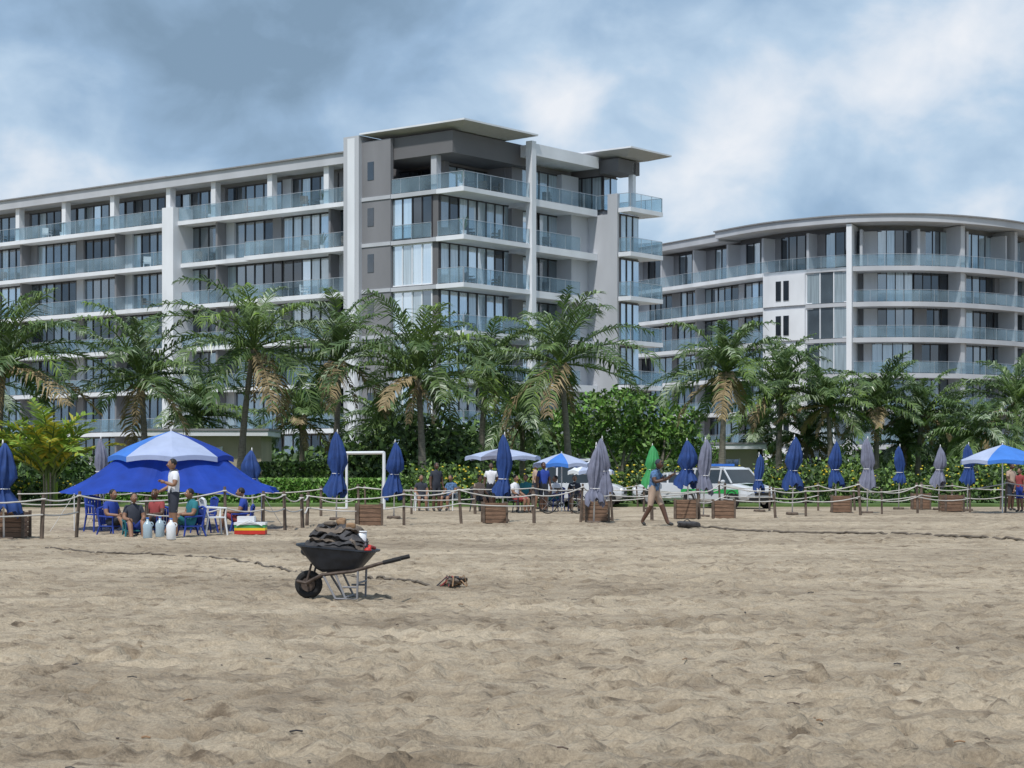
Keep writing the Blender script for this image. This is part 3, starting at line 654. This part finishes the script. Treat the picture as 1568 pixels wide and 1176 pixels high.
car('police_car',1114,778,math.radians(-55),police=True,H=1.6,L=4.0); car('parked_car',1034,775,math.radians(178),H=1.4,L=3.5)
car('parked_van',893,776,math.radians(-10),H=1.95,L=3.4)
# ---------------------------------------------------------------- people
BASE=dict(pel=(0,0,.95),wai=(0,0,1.08),che=(0,0,1.27),nb=(0,.01,1.43),hd=(0,0,1.52),head=(0,-.02,1.62),
 sL=(.17,0,1.39),eL=(.23,.02,1.12),wL=(.25,-.06,.88),sR=(-.17,0,1.39),eR=(-.23,.02,1.12),wR=(-.25,-.06,.88),
 hL=(.09,0,.90),kL=(.10,-.02,.49),aL=(.10,.03,.08),tL=(.12,-.13,.035),hR=(-.09,0,.90),kR=(-.10,-.02,.49),aR=(-.10,.03,.08),tR=(-.12,-.13,.035))
RAD=dict(pel=.165,wai=.15,che=.17,nb=.085,hd=.06,sL=.085,eL=.055,wL=.036,hL=.115,kL=.072,aL=.05,tL=.042)
EDG=[('pel','wai'),('wai','che'),('che','nb'),('nb','hd'),('che','sL'),('sL','eL'),('eL','wL'),('che','sR'),('sR','eR'),('eR','wR'),('pel','hL'),('hL','kL'),('kL','aL'),('aL','tL'),('pel','hR'),('hR','kR'),('kR','aR'),('aR','tR')]
def person(name,loc,rz,pose,top='cwhite',bot='cdark',skin='skinc',shorts=True,cap=None,scale=1,hold=None,bare=False):
    J=dict(BASE); J.update(pose); names=[k for k in J if k!='head']
    me=bpy.data.meshes.new('t'); me.from_pydata([J[k] for k in names],[(names.index(a),names.index(b_)) for a,b_ in EDG],[])
    ob=bpy.data.objects.new('t',me); scene.collection.objects.link(ob)
    md=ob.modifiers.new('s','SKIN'); md.use_smooth_shade=True
    for i,k in enumerate(names):
        r=RAD.get(k) or RAD.get(k[:-1]+'L',.06); sv=me.skin_vertices[0].data[i]; sv.radius=(r,r*.8 if k in('wai','che','pel') else r); sv.use_root=(k=='pel')
    ob.modifiers.new('u','SUBSURF').levels=1
    dg=bpy.context.evaluated_depsgraph_get(); ev=ob.evaluated_get(dg); m2=ev.to_mesh()
    mb_=MB(); vs=[v.co.copy() for v in m2.vertices]; o=0; mb_.v=[tuple(v) for v in vs]
    segs=[(a,b_,Vector(J[a]),Vector(J[b_])) for a,b_ in EDG]
    for p in m2.polygons:
        c=p.center; best=None
        for a,b_,A_,B_ in segs:
            d=B_-A_; t=max(0,min(1,(c-A_).dot(d)/d.length_squared)); q=(c-(A_+d*t)).length/((RAD.get(a) or RAD.get(a[:-1]+'L',.06)))
            if best is None or q<best[0]: best=(q,a,b_,t)
        _,a,b_,t=best; m=skin
        if (a,b_) in(('wai','che'),('che','nb')) or b_[0]=='s': m=top if not bare else skin
        elif (a,b_)==('pel','wai'): m=bot if t<.4 else (skin if bare else top)
        elif (a,b_)==('nb','hd'): m=skin
        elif a[0]=='s': m=(top if t<.6 and not bare else skin)
        elif a=='pel' or (a[0]=='h' and (not shorts or t<.92)) : m=bot
        elif a[0]=='k': m=bot if not shorts and t<.9 else skin
        elif a[0]=='a': m='shoe'
        mb_.f.append(tuple(p.vertices)); mb_.m.append(mb_.k(m))
    ev.to_mesh_clear(); bpy.data.objects.remove(ob)
    h=Vector(J['head']); 
    def hf(d):
        d=d.copy()
        if d.z<0: d.x*=1-.28*(-d.z); d.y=d.y*(1-.1*(-d.z))-.12*(-d.z)*(1 if d.y<0 else -.3)
        if d.y<-.85 and abs(d.z+.1)<.3: d.y*=1.22 if abs(d.x)<.3 else 1
        return d
    mb_.sphere(h,(.076,.095,.118),skin,16,12,hf)
    mb_.sphere((h.x,h.y+.018,h.z+.03),(.084,.098,.104),cap or 'hair',14,8,lambda d:Vector((d.x,max(d.y,-.62) ,max(d.z,-.35))))
    if cap: mb_.sphere((h.x,h.y-.1,h.z+.045),(.07,.08,.012),cap,10,4)
    for sx in(-1,1):
        mb_.sphere((h.x+sx*.03,h.y-.083,h.z+.005),(.014,.01,.009),'wplast',8,4); mb_.sphere((h.x+sx*.03,h.y-.092,h.z+.005),(.006,.004,.006),'hair',6,4)
        mb_.sphere((h.x+sx*.077,h.y+.005,h.z-.005),(.012,.02,.03),skin,8,6)
    mb_.sphere((h.x,h.y-.088,h.z-.055),(.024,.01,.007),'cred',8,4); mb_.tube([(h.x,h.y-.09,h.z+.01),(h.x,h.y-.12,h.z-.025)],[.008,.014],skin,6)
    for S in'LR':
        w_=Vector(J['w'+S]); e=Vector(J['e'+S]); d=(w_-e).normalized(); sd=d.cross(Vector((0,1,.3))).normalized(); nn=d.cross(sd).normalized()
        mb_.tube([w_-d*.02,w_+d*.04,w_+d*.09],[.028,.036,.03],skin,8)
        for i in range(4):
            b0=w_+d*.08+sd*(i-1.5)*.019; ln=[.06,.075,.07,.055][i]; mb_.tube([b0,b0+d*ln*.5+nn*.008,b0+d*ln*.85+nn*.03],[.0095,.009,.007],skin,6)
        b0=w_+d*.03+sd*.03; mb_.tube([b0,b0+d*.03+sd*.025,b0+d*.06+sd*.03+nn*.015],[.012,.011,.008],skin,6)
    if hold: hold(mb_,J)
    return mb_.build(name,loc,rz,smooth=True,scale=scale)
def P(px,base): D=DG(base); x=XP(px,D); return (x,D,gz(x,D))
SIT=dict(pel=(0,0,.48),wai=(0,.03,.62),che=(0,.05,.82),nb=(0,.04,.99),hd=(0,.02,1.07),head=(0,0,1.18),sL=(.17,.05,.95),eL=(.23,-.02,.70),wL=(.17,-.24,.60),sR=(-.17,.05,.95),eR=(-.23,-.02,.70),wR=(-.17,-.24,.60),
 hL=(.10,-.05,.46),kL=(.13,-.44,.49),aL=(.13,-.42,.08),tL=(.14,-.58,.035),hR=(-.10,-.05,.46),kR=(-.13,-.44,.49),aR=(-.13,-.42,.08),tR=(-.14,-.58,.035))
LOW={k:(v[0],v[1],v[2]-.2) for k,v in SIT.items() if k[0] not in 'kat'}
LOW.update(kL=(.15,-.40,.46),aL=(.14,-.52,.08),tL=(.15,-.68,.035),kR=(-.15,-.38,.44),aR=(-.14,-.55,.08),tR=(-.15,-.70,.035),wL=(.16,-.30,.50),wR=(-.14,-.34,.48),head=(0,-.03,.97))
WALK=dict(pel=(0,0,.92),wai=(0,-.02,1.05),che=(0,-.06,1.25),nb=(0,-.08,1.41),hd=(0,-.11,1.49),head=(0,-.15,1.59),sL=(.17,-.06,1.37),sR=(-.17,-.06,1.37),eL=(.24,-.2,1.18),wL=(.16,-.42,1.30),eR=(-.25,-.12,1.13),wR=(-.2,-.36,1.2),
 hL=(.09,-.01,.88),kL=(.10,-.2,.50),aL=(.10,-.34,.10),tL=(.11,-.50,.05),hR=(-.09,.01,.88),kR=(-.10,.06,.49),aR=(-.10,.28,.13),tR=(-.11,.18,.035))
EAT=dict(eL=(.26,-.05,1.14),wL=(.12,-.24,1.22),eR=(-.24,-.02,1.12),wR=(-.2,-.25,1.02),head=(0,-.04,1.61))
def phone(mb_,J): 
    w_=Vector(J['wL']); mb_.box(w_.x-.04,w_.x+.04,w_.y-.1,w_.y-.085,w_.z+.02,w_.z+.16,'blackp')
person('walking_man',P(1001,806),math.radians(65),WALK,'cblue','cbeige','skind',cap='cdark',hold=phone,scale=1.06)
person('standing_man',P(266,824),math.radians(-65),EAT,'cwhite','cdark','skinc',scale=1.02)
def plastic_chair(px,base,rz,m='wplast',low=0):
    mb_=MB(); zs=.44-low; mb_.box(-.23,.23,-.22,.22,zs-.03,zs,m)
    for x in(-.21,.21):
        mb_.tube([(x,-.2,zs-.02),(x*1.15,-.25,0)],[.026,.02],m,6); mb_.tube([(x,.2,zs-.02),(x*1.15,.28,0)],[.026,.02],m,6)
        mb_.tube([(x,-.2,zs-.02),(x*1.1,-.22,zs+.2),(x*1.1,.2,zs+.22)],.022,m,6); mb_.tube([(x,.2,zs-.02),(x*.95,.3,zs+.4)],[.026,.022],m,6)
    for i in range(5): x=-.17+i*.085; mb_.box(x-.03,x+.03,.24,.262,zs+.01,zs+.38,m)
    mb_.tube([(-.2,.28,zs+.39),(0,.29,zs+.43),(.2,.28,zs+.39)],.03,m,6)
    return mb_.build('plastic_chair',P(px,base),rz)
plastic_chair(328,820,math.radians(115)); plastic_chair(312,816,math.radians(-60),'cnavy'); plastic_chair(150,814,math.radians(40),'cnavy')
for px,base,rz,t,bt,sk in[(172,818,60,'cnavy','cdark','skinc'),(205,821,20,'cdark','cnavy','skinc'),(238,818,-30,'cred','cdark','skind'),(292,821,-60,'cteal','cteal','skinc'),(370,814,-90,'cnavy','cred','skinc')]:
    plastic_chair(px,base,math.radians(rz),random.choice(['cdark','cnavy','cteal']),low=.2); l=P(px,base); person('seated_person',l,math.radians(rz),LOW,t,bt,sk)
i=0
for px,base,rz,t,bt,sk in[(645,783,10,'cdark','cdark','skinc'),(668,784,30,'cdark','cdark','skind'),(690,782,-30,'cblue','cdark','skinc'),(735,784,40,'cbeige','cdark','skinc'),(752,783,0,'cwhite','cdark','skind'),(790,786,60,'cwhite','cred','skinc'),(805,785,-20,'cteal','cdark','skinc'),(832,785,20,'cnavy','cdark','skind'),(850,783,-60,'cwhite','cteal','skinc'),(880,783,0,'cdark','cdark','skinc'),(820,780,100,'cbeige','cdark','skinc')]:
    if i%3==1: person('standing_person',P(px,base),math.radians(rz),{},t,bt,sk)
    else: plastic_chair(px,base,math.radians(rz),random.choice(['wplast','cdark','cnavy'])); person('seated_person',P(px,base),math.radians(rz),SIT,t,bt,sk)
    i+=1
person('standing_person',P(1548,782),math.radians(40),EAT,'cbeige','cdark','skind'); person('standing_person',P(1562,784),math.radians(-60),{},'cred','cnavy','skinc',scale=.9)
mb=MB()
for x in(-.52,.52): 
    mb.torus((x,0,.34),(0,1,0),.32,.02,'rubber',24,6)
    for k in range(8): a=k*math.pi/4; mb.tube([(x,0,.34),(x+.31*math.cos(a),0,.34+.31*math.sin(a))],.004,'steel',3)
for a,c in(((-.52,0,.34),(-.05,0,.3)),((-.05,0,.3),(-.18,0,.8)),((-.18,0,.75),(.35,0,.78)),((-.05,0,.3),(.37,0,.7)),((-.52,0,.34),(-.16,0,.72)),((.52,0,.34),(.34,0,.95))): mb.tube([a,c],.018,'cdark',6)
mb.tube([(.34,-.25,.98),(.34,0,.96),(.34,.25,.98)],.015,'steel',6); mb.box(-.3,-.06,-.06,.06,.83,.88,'rubber'); mb.torus((-.05,0,.3),(0,1,0),.09,.01,'steel',12,4)
mb.build('bicycle',P(862,787),.2)
mb=MB(); mb.box(-.36,.36,-.2,.2,0,.09,'red'); mb.box(-.362,.362,-.202,.202,.092,.15,'yellow'); mb.box(-.36,.36,-.2,.2,.152,.22,'greenp'); mb.box(-.37,.37,-.21,.21,.223,.28,'wplast'); mb.box(-.3,.1,-.15,.15,.283,.42,'wplast'); mb.tube([(-.3,-.22,.2),(0,-.25,.33),(.3,-.22,.2)],.012,'wplast',6)
mb.build('striped_cooler_box',P(384,819))
def jug(px,base,m='bottle'):
    mb_=MB(); mb_.tube([(0,0,0),(0,0,.02),(0,0,.18),(0,0,.3),(0,0,.36),(0,0,.40),(0,0,.44)],[.09,.105,.10,.105,.07,.03,.03],m,14); mb_.tube([(0,0,.44),(0,0,.47)],.035,'tblue2',10); mb_.torus((.08,0,.32),(0,1,0),.045,.012,m,12,5)
    return mb_.build('water_jug',P(px,base),smooth=True)
jug(226,825);jug(245,823);jug(262,828,'wplast'); 
# ---------------------------------------------------------------- wheelbarrow
D=22.6; mb=MB(); s_=128.0
def tr(fx0,fx1,hy,z0,z1,r=.35,n=28):
    out=[]
    for i in range(n):
        a=2*math.pi*i/n; c=math.cos(a); s2=math.sin(a); cx=math.copysign(abs(c)**.5,c); sy=math.copysign(abs(s2)**.5,s2)
        x=(fx0+fx1)/2+(fx1-fx0)/2*cx; out.append((x,hy*sy,z0+(z1-z0)*(x-fx0)/(fx1-fx0)))
    return out
rings=[tr(-.22,.16,.17,.32,.34),tr(-.29,.24,.22,.36,.37),tr(-.42,.34,.29,.52,.48),tr(-.50,.42,.33,.655,.575),tr(-.525,.445,.35,.66,.58),tr(-.525,.445,.35,.64,.56),tr(-.48,.40,.31,.62,.55),tr(-.27,.22,.2,.38,.39)]
n=28
for r in range(len(rings)-1):
    for i in range(n): j=(i+1)%n; mb.quad(rings[r][i],rings[r][j],rings[r+1][j],rings[r+1][i],'blackp')
mb.add(rings[0],[tuple(range(n))],'blackp'); mb.add(rings[-1],[tuple(range(n))],'blackp')
wc=(-.40,0,.165); mb.torus(wc,(0,1,0),.125,.045,'rubber',28,10); mb.tube([(-.40,-.035,.165),(-.40,.035,.165)],.085,'metal',18); mb.tube([(-.40,-.15,.165),(-.40,.15,.165)],.014,'metal',8)
for y in(-1,1):
    mb.tube([(-.52,y*.10,.21),(-.40,y*.13,.19),(-.2,y*.18,.29),(.2,y*.24,.34),(.5,y*.28,.43),(.76,y*.3,.49)],[.02]*6,'metal',8)
    mb.tube([(.56,y*.285,.445),(.77,y*.3,.495)],.026,'rubber',8)
    mb.tube([(-.04,y*.2,.32),(.10,y*.24,.01),(.24,y*.25,.012),(.25,y*.25,.34)],.014,'taupe',7)
    mb.tube([(-.19,y*.18,.3),(-.02,y*.24,.01)],.014,'taupe',7); mb.tube([(-.02,y*.24,.012),(.10,y*.24,.012)],.012,'taupe',7)
    mb.tube([(.07,y*.24,.15),(.25,y*.25,.15)],.012,'taupe',7); mb.tube([(-.4,y*.13,.18),(-.33,y*.15,.42)],.014,'metal',7)
mb.tube([(.10,-.24,.03),(.10,.24,.03)],.012,'taupe',6); mb.tube([(.25,-.25,.2),(.25,.25,.2)],.012,'taupe',6)
wb=empty('wheelbarrow',(XP(523,D),D,gz(XP(525,D),D)-.005),math.radians(-7))
mb.build('barrow_frame',parent=wb)
mb=MB()
def blob(c,r,m,sd,k=.18,rot=0,nn=(32,22)):
    random.seed(sd); ph=[random.uniform(0,6) for _ in range(8)]; cr_,sr_=math.cos(rot),math.sin(rot)
    def fn(d): 
        f=1+k*(math.sin(d.x*2.6+ph[0])*math.sin(d.y*2.9+ph[1])+.6*math.sin(d.z*3.1+ph[2]+d.x*2)+.35*math.sin(d.x*5+ph[3])*math.sin(d.z*4+d.y*5+ph[4]))
        v=Vector((math.copysign(abs(d.x)**.7,d.x)*r[0],math.copysign(abs(d.y)**.7,d.y)*r[1],math.copysign(abs(d.z)**.7,d.z)*r[2]))*f
        return Vector((v.x*cr_+v.z*sr_,v.y,-v.x*sr_+v.z*cr_))
    mb.sphere(c,(1,1,1),m,nn[0],nn[1],fn)
def sheet(cx,cy,cz,hx_,hy_,th,m,sd,tilt=0):
    random.seed(sd); ph=[random.uniform(0,6) for _ in range(8)]; n=26; V=[]
    for side in(1,-1):
        for i in range(n+1):
            for j in range(n+1):
                u=i/n*2-1; v=j/n*2-1; e=min(1,max(abs(u),abs(v)))
                x=u*hx_*(1+.07*math.sin(v*4+ph[0])+.03*math.sin(v*11+ph[1])); y=v*hy_*(1+.07*math.sin(u*4+ph[2]))
                zz=th*side*math.sqrt(max(0,1-e**6))+.014*math.sin(u*5+v*3+ph[3])+.009*math.sin(u*13-v*9+ph[4])+.006*math.sin(u*23+v*17+ph[5])-.05*e**3*(.6+.6*math.sin(u*3+ph[6]))
                V.append((cx+x*math.cos(tilt),cy+y,cz+zz+x*math.sin(tilt)))
    Fs=[]; K=(n+1)**2
    for i in range(n):
        for j in range(n):
            a=i*(n+1)+j; Fs.append((a,a+n+1,a+n+2,a+1)); a+=K; Fs.append((a,a+1,a+n+2,a+n+1))
    mb.add(V,Fs,m)
blob((-.06,0,.58),(.37,.25,.09),'bag',1,.1)
sheet(-.06,0,.665,.34,.24,.035,'bag',2,.02); sheet(-.10,.01,.715,.27,.22,.032,'bag2',3,-.04); sheet(.04,-.03,.75,.27,.2,.03,'bag',4,-.06); sheet(-.10,0,.795,.25,.19,.03,'bag',5,.05); sheet(-.02,-.02,.835,.25,.17,.022,'bag2',6,-.05); sheet(-.08,0,.865,.21,.15,.02,'bag',7,.06)
sheet(.20,-.10,.66,.13,.14,.04,'bag2',9,-.4); sheet(-.33,-.02,.70,.11,.14,.035,'bag',10,.5)
blob((.01,-.04,.915),(.062,.055,.045),'brown',6,.15); blob((-.12,-.10,.90),(.07,.05,.025),'bag2',16,.15); blob((.13,-.12,.865),(.06,.05,.04),'brown',17,.15)
mb.tube([(.25,-.05,.56),(.25,-.05,.68),(.25,-.05,.80)],[.055,.06,.065],'wplast',14); mb.torus((.25,-.05,.80),(0,0,1),.065,.008,'wplast',16,5)
mb.tube([(.38,-.2,.6),(.36,-.1,.63),(.38,.1,.6)],.022,'red',7); mb.sphere((.36,-.2,.585),(.045,.06,.035),'red',10,6)
mb.build('load',parent=wb,smooth=True)
random.seed(3)
def hose(pts,name,r=.02):
    mb_=MB(); W_=[Vector((XP(a,DG(b_)),DG(b_))) for a,b_ in pts]; W_=cat([tuple(p) for p in W_],24)
    mb_.tube([(p.x,p.y,max(gz(p.x,p.y),gz(p.x,p.y-.1))+r*.6) for p in W_],r,'hose',6); return mb_.build(name)
hose([(70,840),(150,847),(240,850),(330,857),(430,872),(480,880),(560,886),(630,893),(690,897)],'rope_on_sand',.018); hose([(1035,807),(1120,812),(1200,816),(1300,818),(1400,822),(1500,826),(1640,832)],'rope_on_sand',.03)
mb=MB(); 
for i in range(9): 
    a=random.uniform(0,6.3); r=random.uniform(0,.16); blob((r*math.cos(a),r*math.sin(a),.05+random.random()*.05),(random.uniform(.04,.08),.07,.04),random.choice(['brown','bag','bag','bag2']),20+i,.3)
for i in range(22): a=random.uniform(0,6.3); q_=random.uniform(.12,.26); mb.tube([(0,0,.05),(.12*math.cos(a),.12*math.sin(a),random.uniform(.08,.16)),(q_*math.cos(a),q_*math.sin(a),.02)],.009,random.choice(['brown','bag','cred']),5)
D=DG(898); mb.build('seaweed_pile',(XP(697,D),D,gz(XP(697,D),D)))
mb=MB(); random.seed(11)
for i in range(260):
    y=9+45*random.random()**1.3; x=random.uniform(-.29,.29)*y; z_=gz(x,y)+.006; a=random.uniform(0,3.14); l_=random.uniform(.012,.045)
    if i%3: mb.tube([(x-l_*math.cos(a),y-l_*math.sin(a),z_),(x,y,z_+.006),(x+l_*math.cos(a),y+l_*math.sin(a),z_)],random.uniform(.003,.007),random.choice(['bag','brown','wood']),5)
    else: mb.sphere((x,y,z_),(l_*.35,l_*.3,l_*.16),random.choice(['bag','wood','bag2']),7,5)
mb.build('beach_litter')
random.seed(3)
mb=MB(); blob((0,0,.09),(.28,.14,.09),'bag',40,.2); mb.tube([(-.15,0,.12),(0,-.02,.24),(.15,0,.12)],.015,'bag',6); l=P(1052,810); mb.build('duffel_bag',l,smooth=True)
# ---------------------------------------------------------------- world, sun
az=math.radians(203); el=math.radians(60)
wd=bpy.data.worlds.new("World"); scene.world=wd; wd.use_nodes=True; nt=wd.node_tree; N=nt.nodes; L=nt.links; bg=N['Background']; bg.inputs['Strength'].default_value=.1
sk=N.new('ShaderNodeTexSky'); sk.sky_type='NISHITA'; sk.sun_disc=False; sk.sun_elevation=el; sk.sun_rotation=az
tc=N.new('ShaderNodeTexCoord')
def mth(op,a,b_=None,clamp=False):
    n=N.new('ShaderNodeMath'); n.operation=op; n.use_clamp=clamp
    for i,v in enumerate((a,b_)):
        if v is None: continue
        if isinstance(v,(int,float)): n.inputs[i].default_value=v
        else: L.new(v,n.inputs[i])
    return n.outputs[0]
def nz(scale,det,st,loc=(0,0,0),dist=.3,ro=.5):
    mp=N.new('ShaderNodeMapping'); mp.inputs['Scale'].default_value=st; mp.inputs['Location'].default_value=loc; L.new(tc.outputs['Generated'],mp.inputs[0])
    n=N.new('ShaderNodeTexNoise'); n.inputs['Scale'].default_value=scale; n.inputs['Detail'].default_value=det; n.inputs['Roughness'].default_value=ro; n.inputs['Distortion'].default_value=dist; L.new(mp.outputs[0],n.inputs[0]); return n.outputs['Fac']
f=mth('ADD',mth('MULTIPLY',nz(6,7,(1,1,1.6),(.3,0,.2)),.55),mth('MULTIPLY',nz(17,7,(1,1,1.3),(1,2,0),.3,.5),.45))
f=mth('MULTIPLY',mth('SUBTRACT',f,.5),2.5); f=mth('ADD',f,.53)
for (px,py,r,a) in[(1380,110,.085,.28),(1200,180,.07,.22),(20,250,.09,.38),(880,175,.05,.36),(1090,270,.07,.40),(1540,30,.06,.2),(250,90,.20,-.24),(640,60,.16,-.12),(960,60,.06,-.12),(1450,250,.07,-.08)]:
    d=Vector(((px-784)/F,1,(715-py)/F)).normalized()
    vm=N.new('ShaderNodeVectorMath'); vm.operation='DISTANCE'; L.new(tc.outputs['Generated'],vm.inputs[0]); vm.inputs[1].default_value=d
    mr=N.new('ShaderNodeMapRange'); mr.interpolation_type='SMOOTHSTEP'; mr.inputs[1].default_value=r; mr.inputs[2].default_value=0; mr.inputs[3].default_value=0; mr.inputs[4].default_value=a; L.new(vm.outputs['Value'],mr.inputs[0]); f=mth('ADD',f,mr.outputs[0])
cr=N.new('ShaderNodeValToRGB'); E=cr.color_ramp.elements; E[0].position=.02; E[0].color=(.22,.33,.46,1); E[1].position=1.0; E[1].color=(.88,.91,.96,1)
e=E.new(.34); e.color=(.33,.48,.67,1); e=E.new(.6); e.color=(.50,.65,.82,1); e=E.new(.8); e.color=(.72,.80,.90,1)
L.new(f,cr.inputs[0])
vs_=N.new('ShaderNodeVectorMath'); vs_.operation='SCALE'; vs_.inputs['Scale'].default_value=10; L.new(cr.outputs[0],vs_.inputs[0])
mx=N.new('ShaderNodeMix'); mx.data_type='RGBA'; mx.inputs[0].default_value=.92; L.new(sk.outputs[0],mx.inputs[6]); L.new(vs_.outputs[0],mx.inputs[7]); L.new(mx.outputs[2],bg.inputs[0])
sd=bpy.data.lights.new('sun','SUN'); sd.energy=3.5; sd.angle=math.radians(2.5); sd.color=(1,.97,.92); so=bpy.data.objects.new('sun',sd); scene.collection.objects.link(so)
sv=Vector((math.sin(az)*math.cos(el),math.cos(az)*math.cos(el),math.sin(el))); so.rotation_euler=sv.to_track_quat('Z','Y').to_euler(); so.location=(0,0,60)
cd=bpy.data.cameras.new('camera'); cd.sensor_width=36; cd.lens=36*F/1568; cd.shift_y=127/1568; cd.clip_end=9000; cd.clip_start=.1
co=bpy.data.objects.new('camera',cd); co.location=(0,0,CAMH); co.rotation_euler=(math.pi/2,0,0); scene.collection.objects.link(co); scene.camera=co
scene.view_settings.view_transform='Standard'; scene.view_settings.look='None'; scene.view_settings.exposure=0
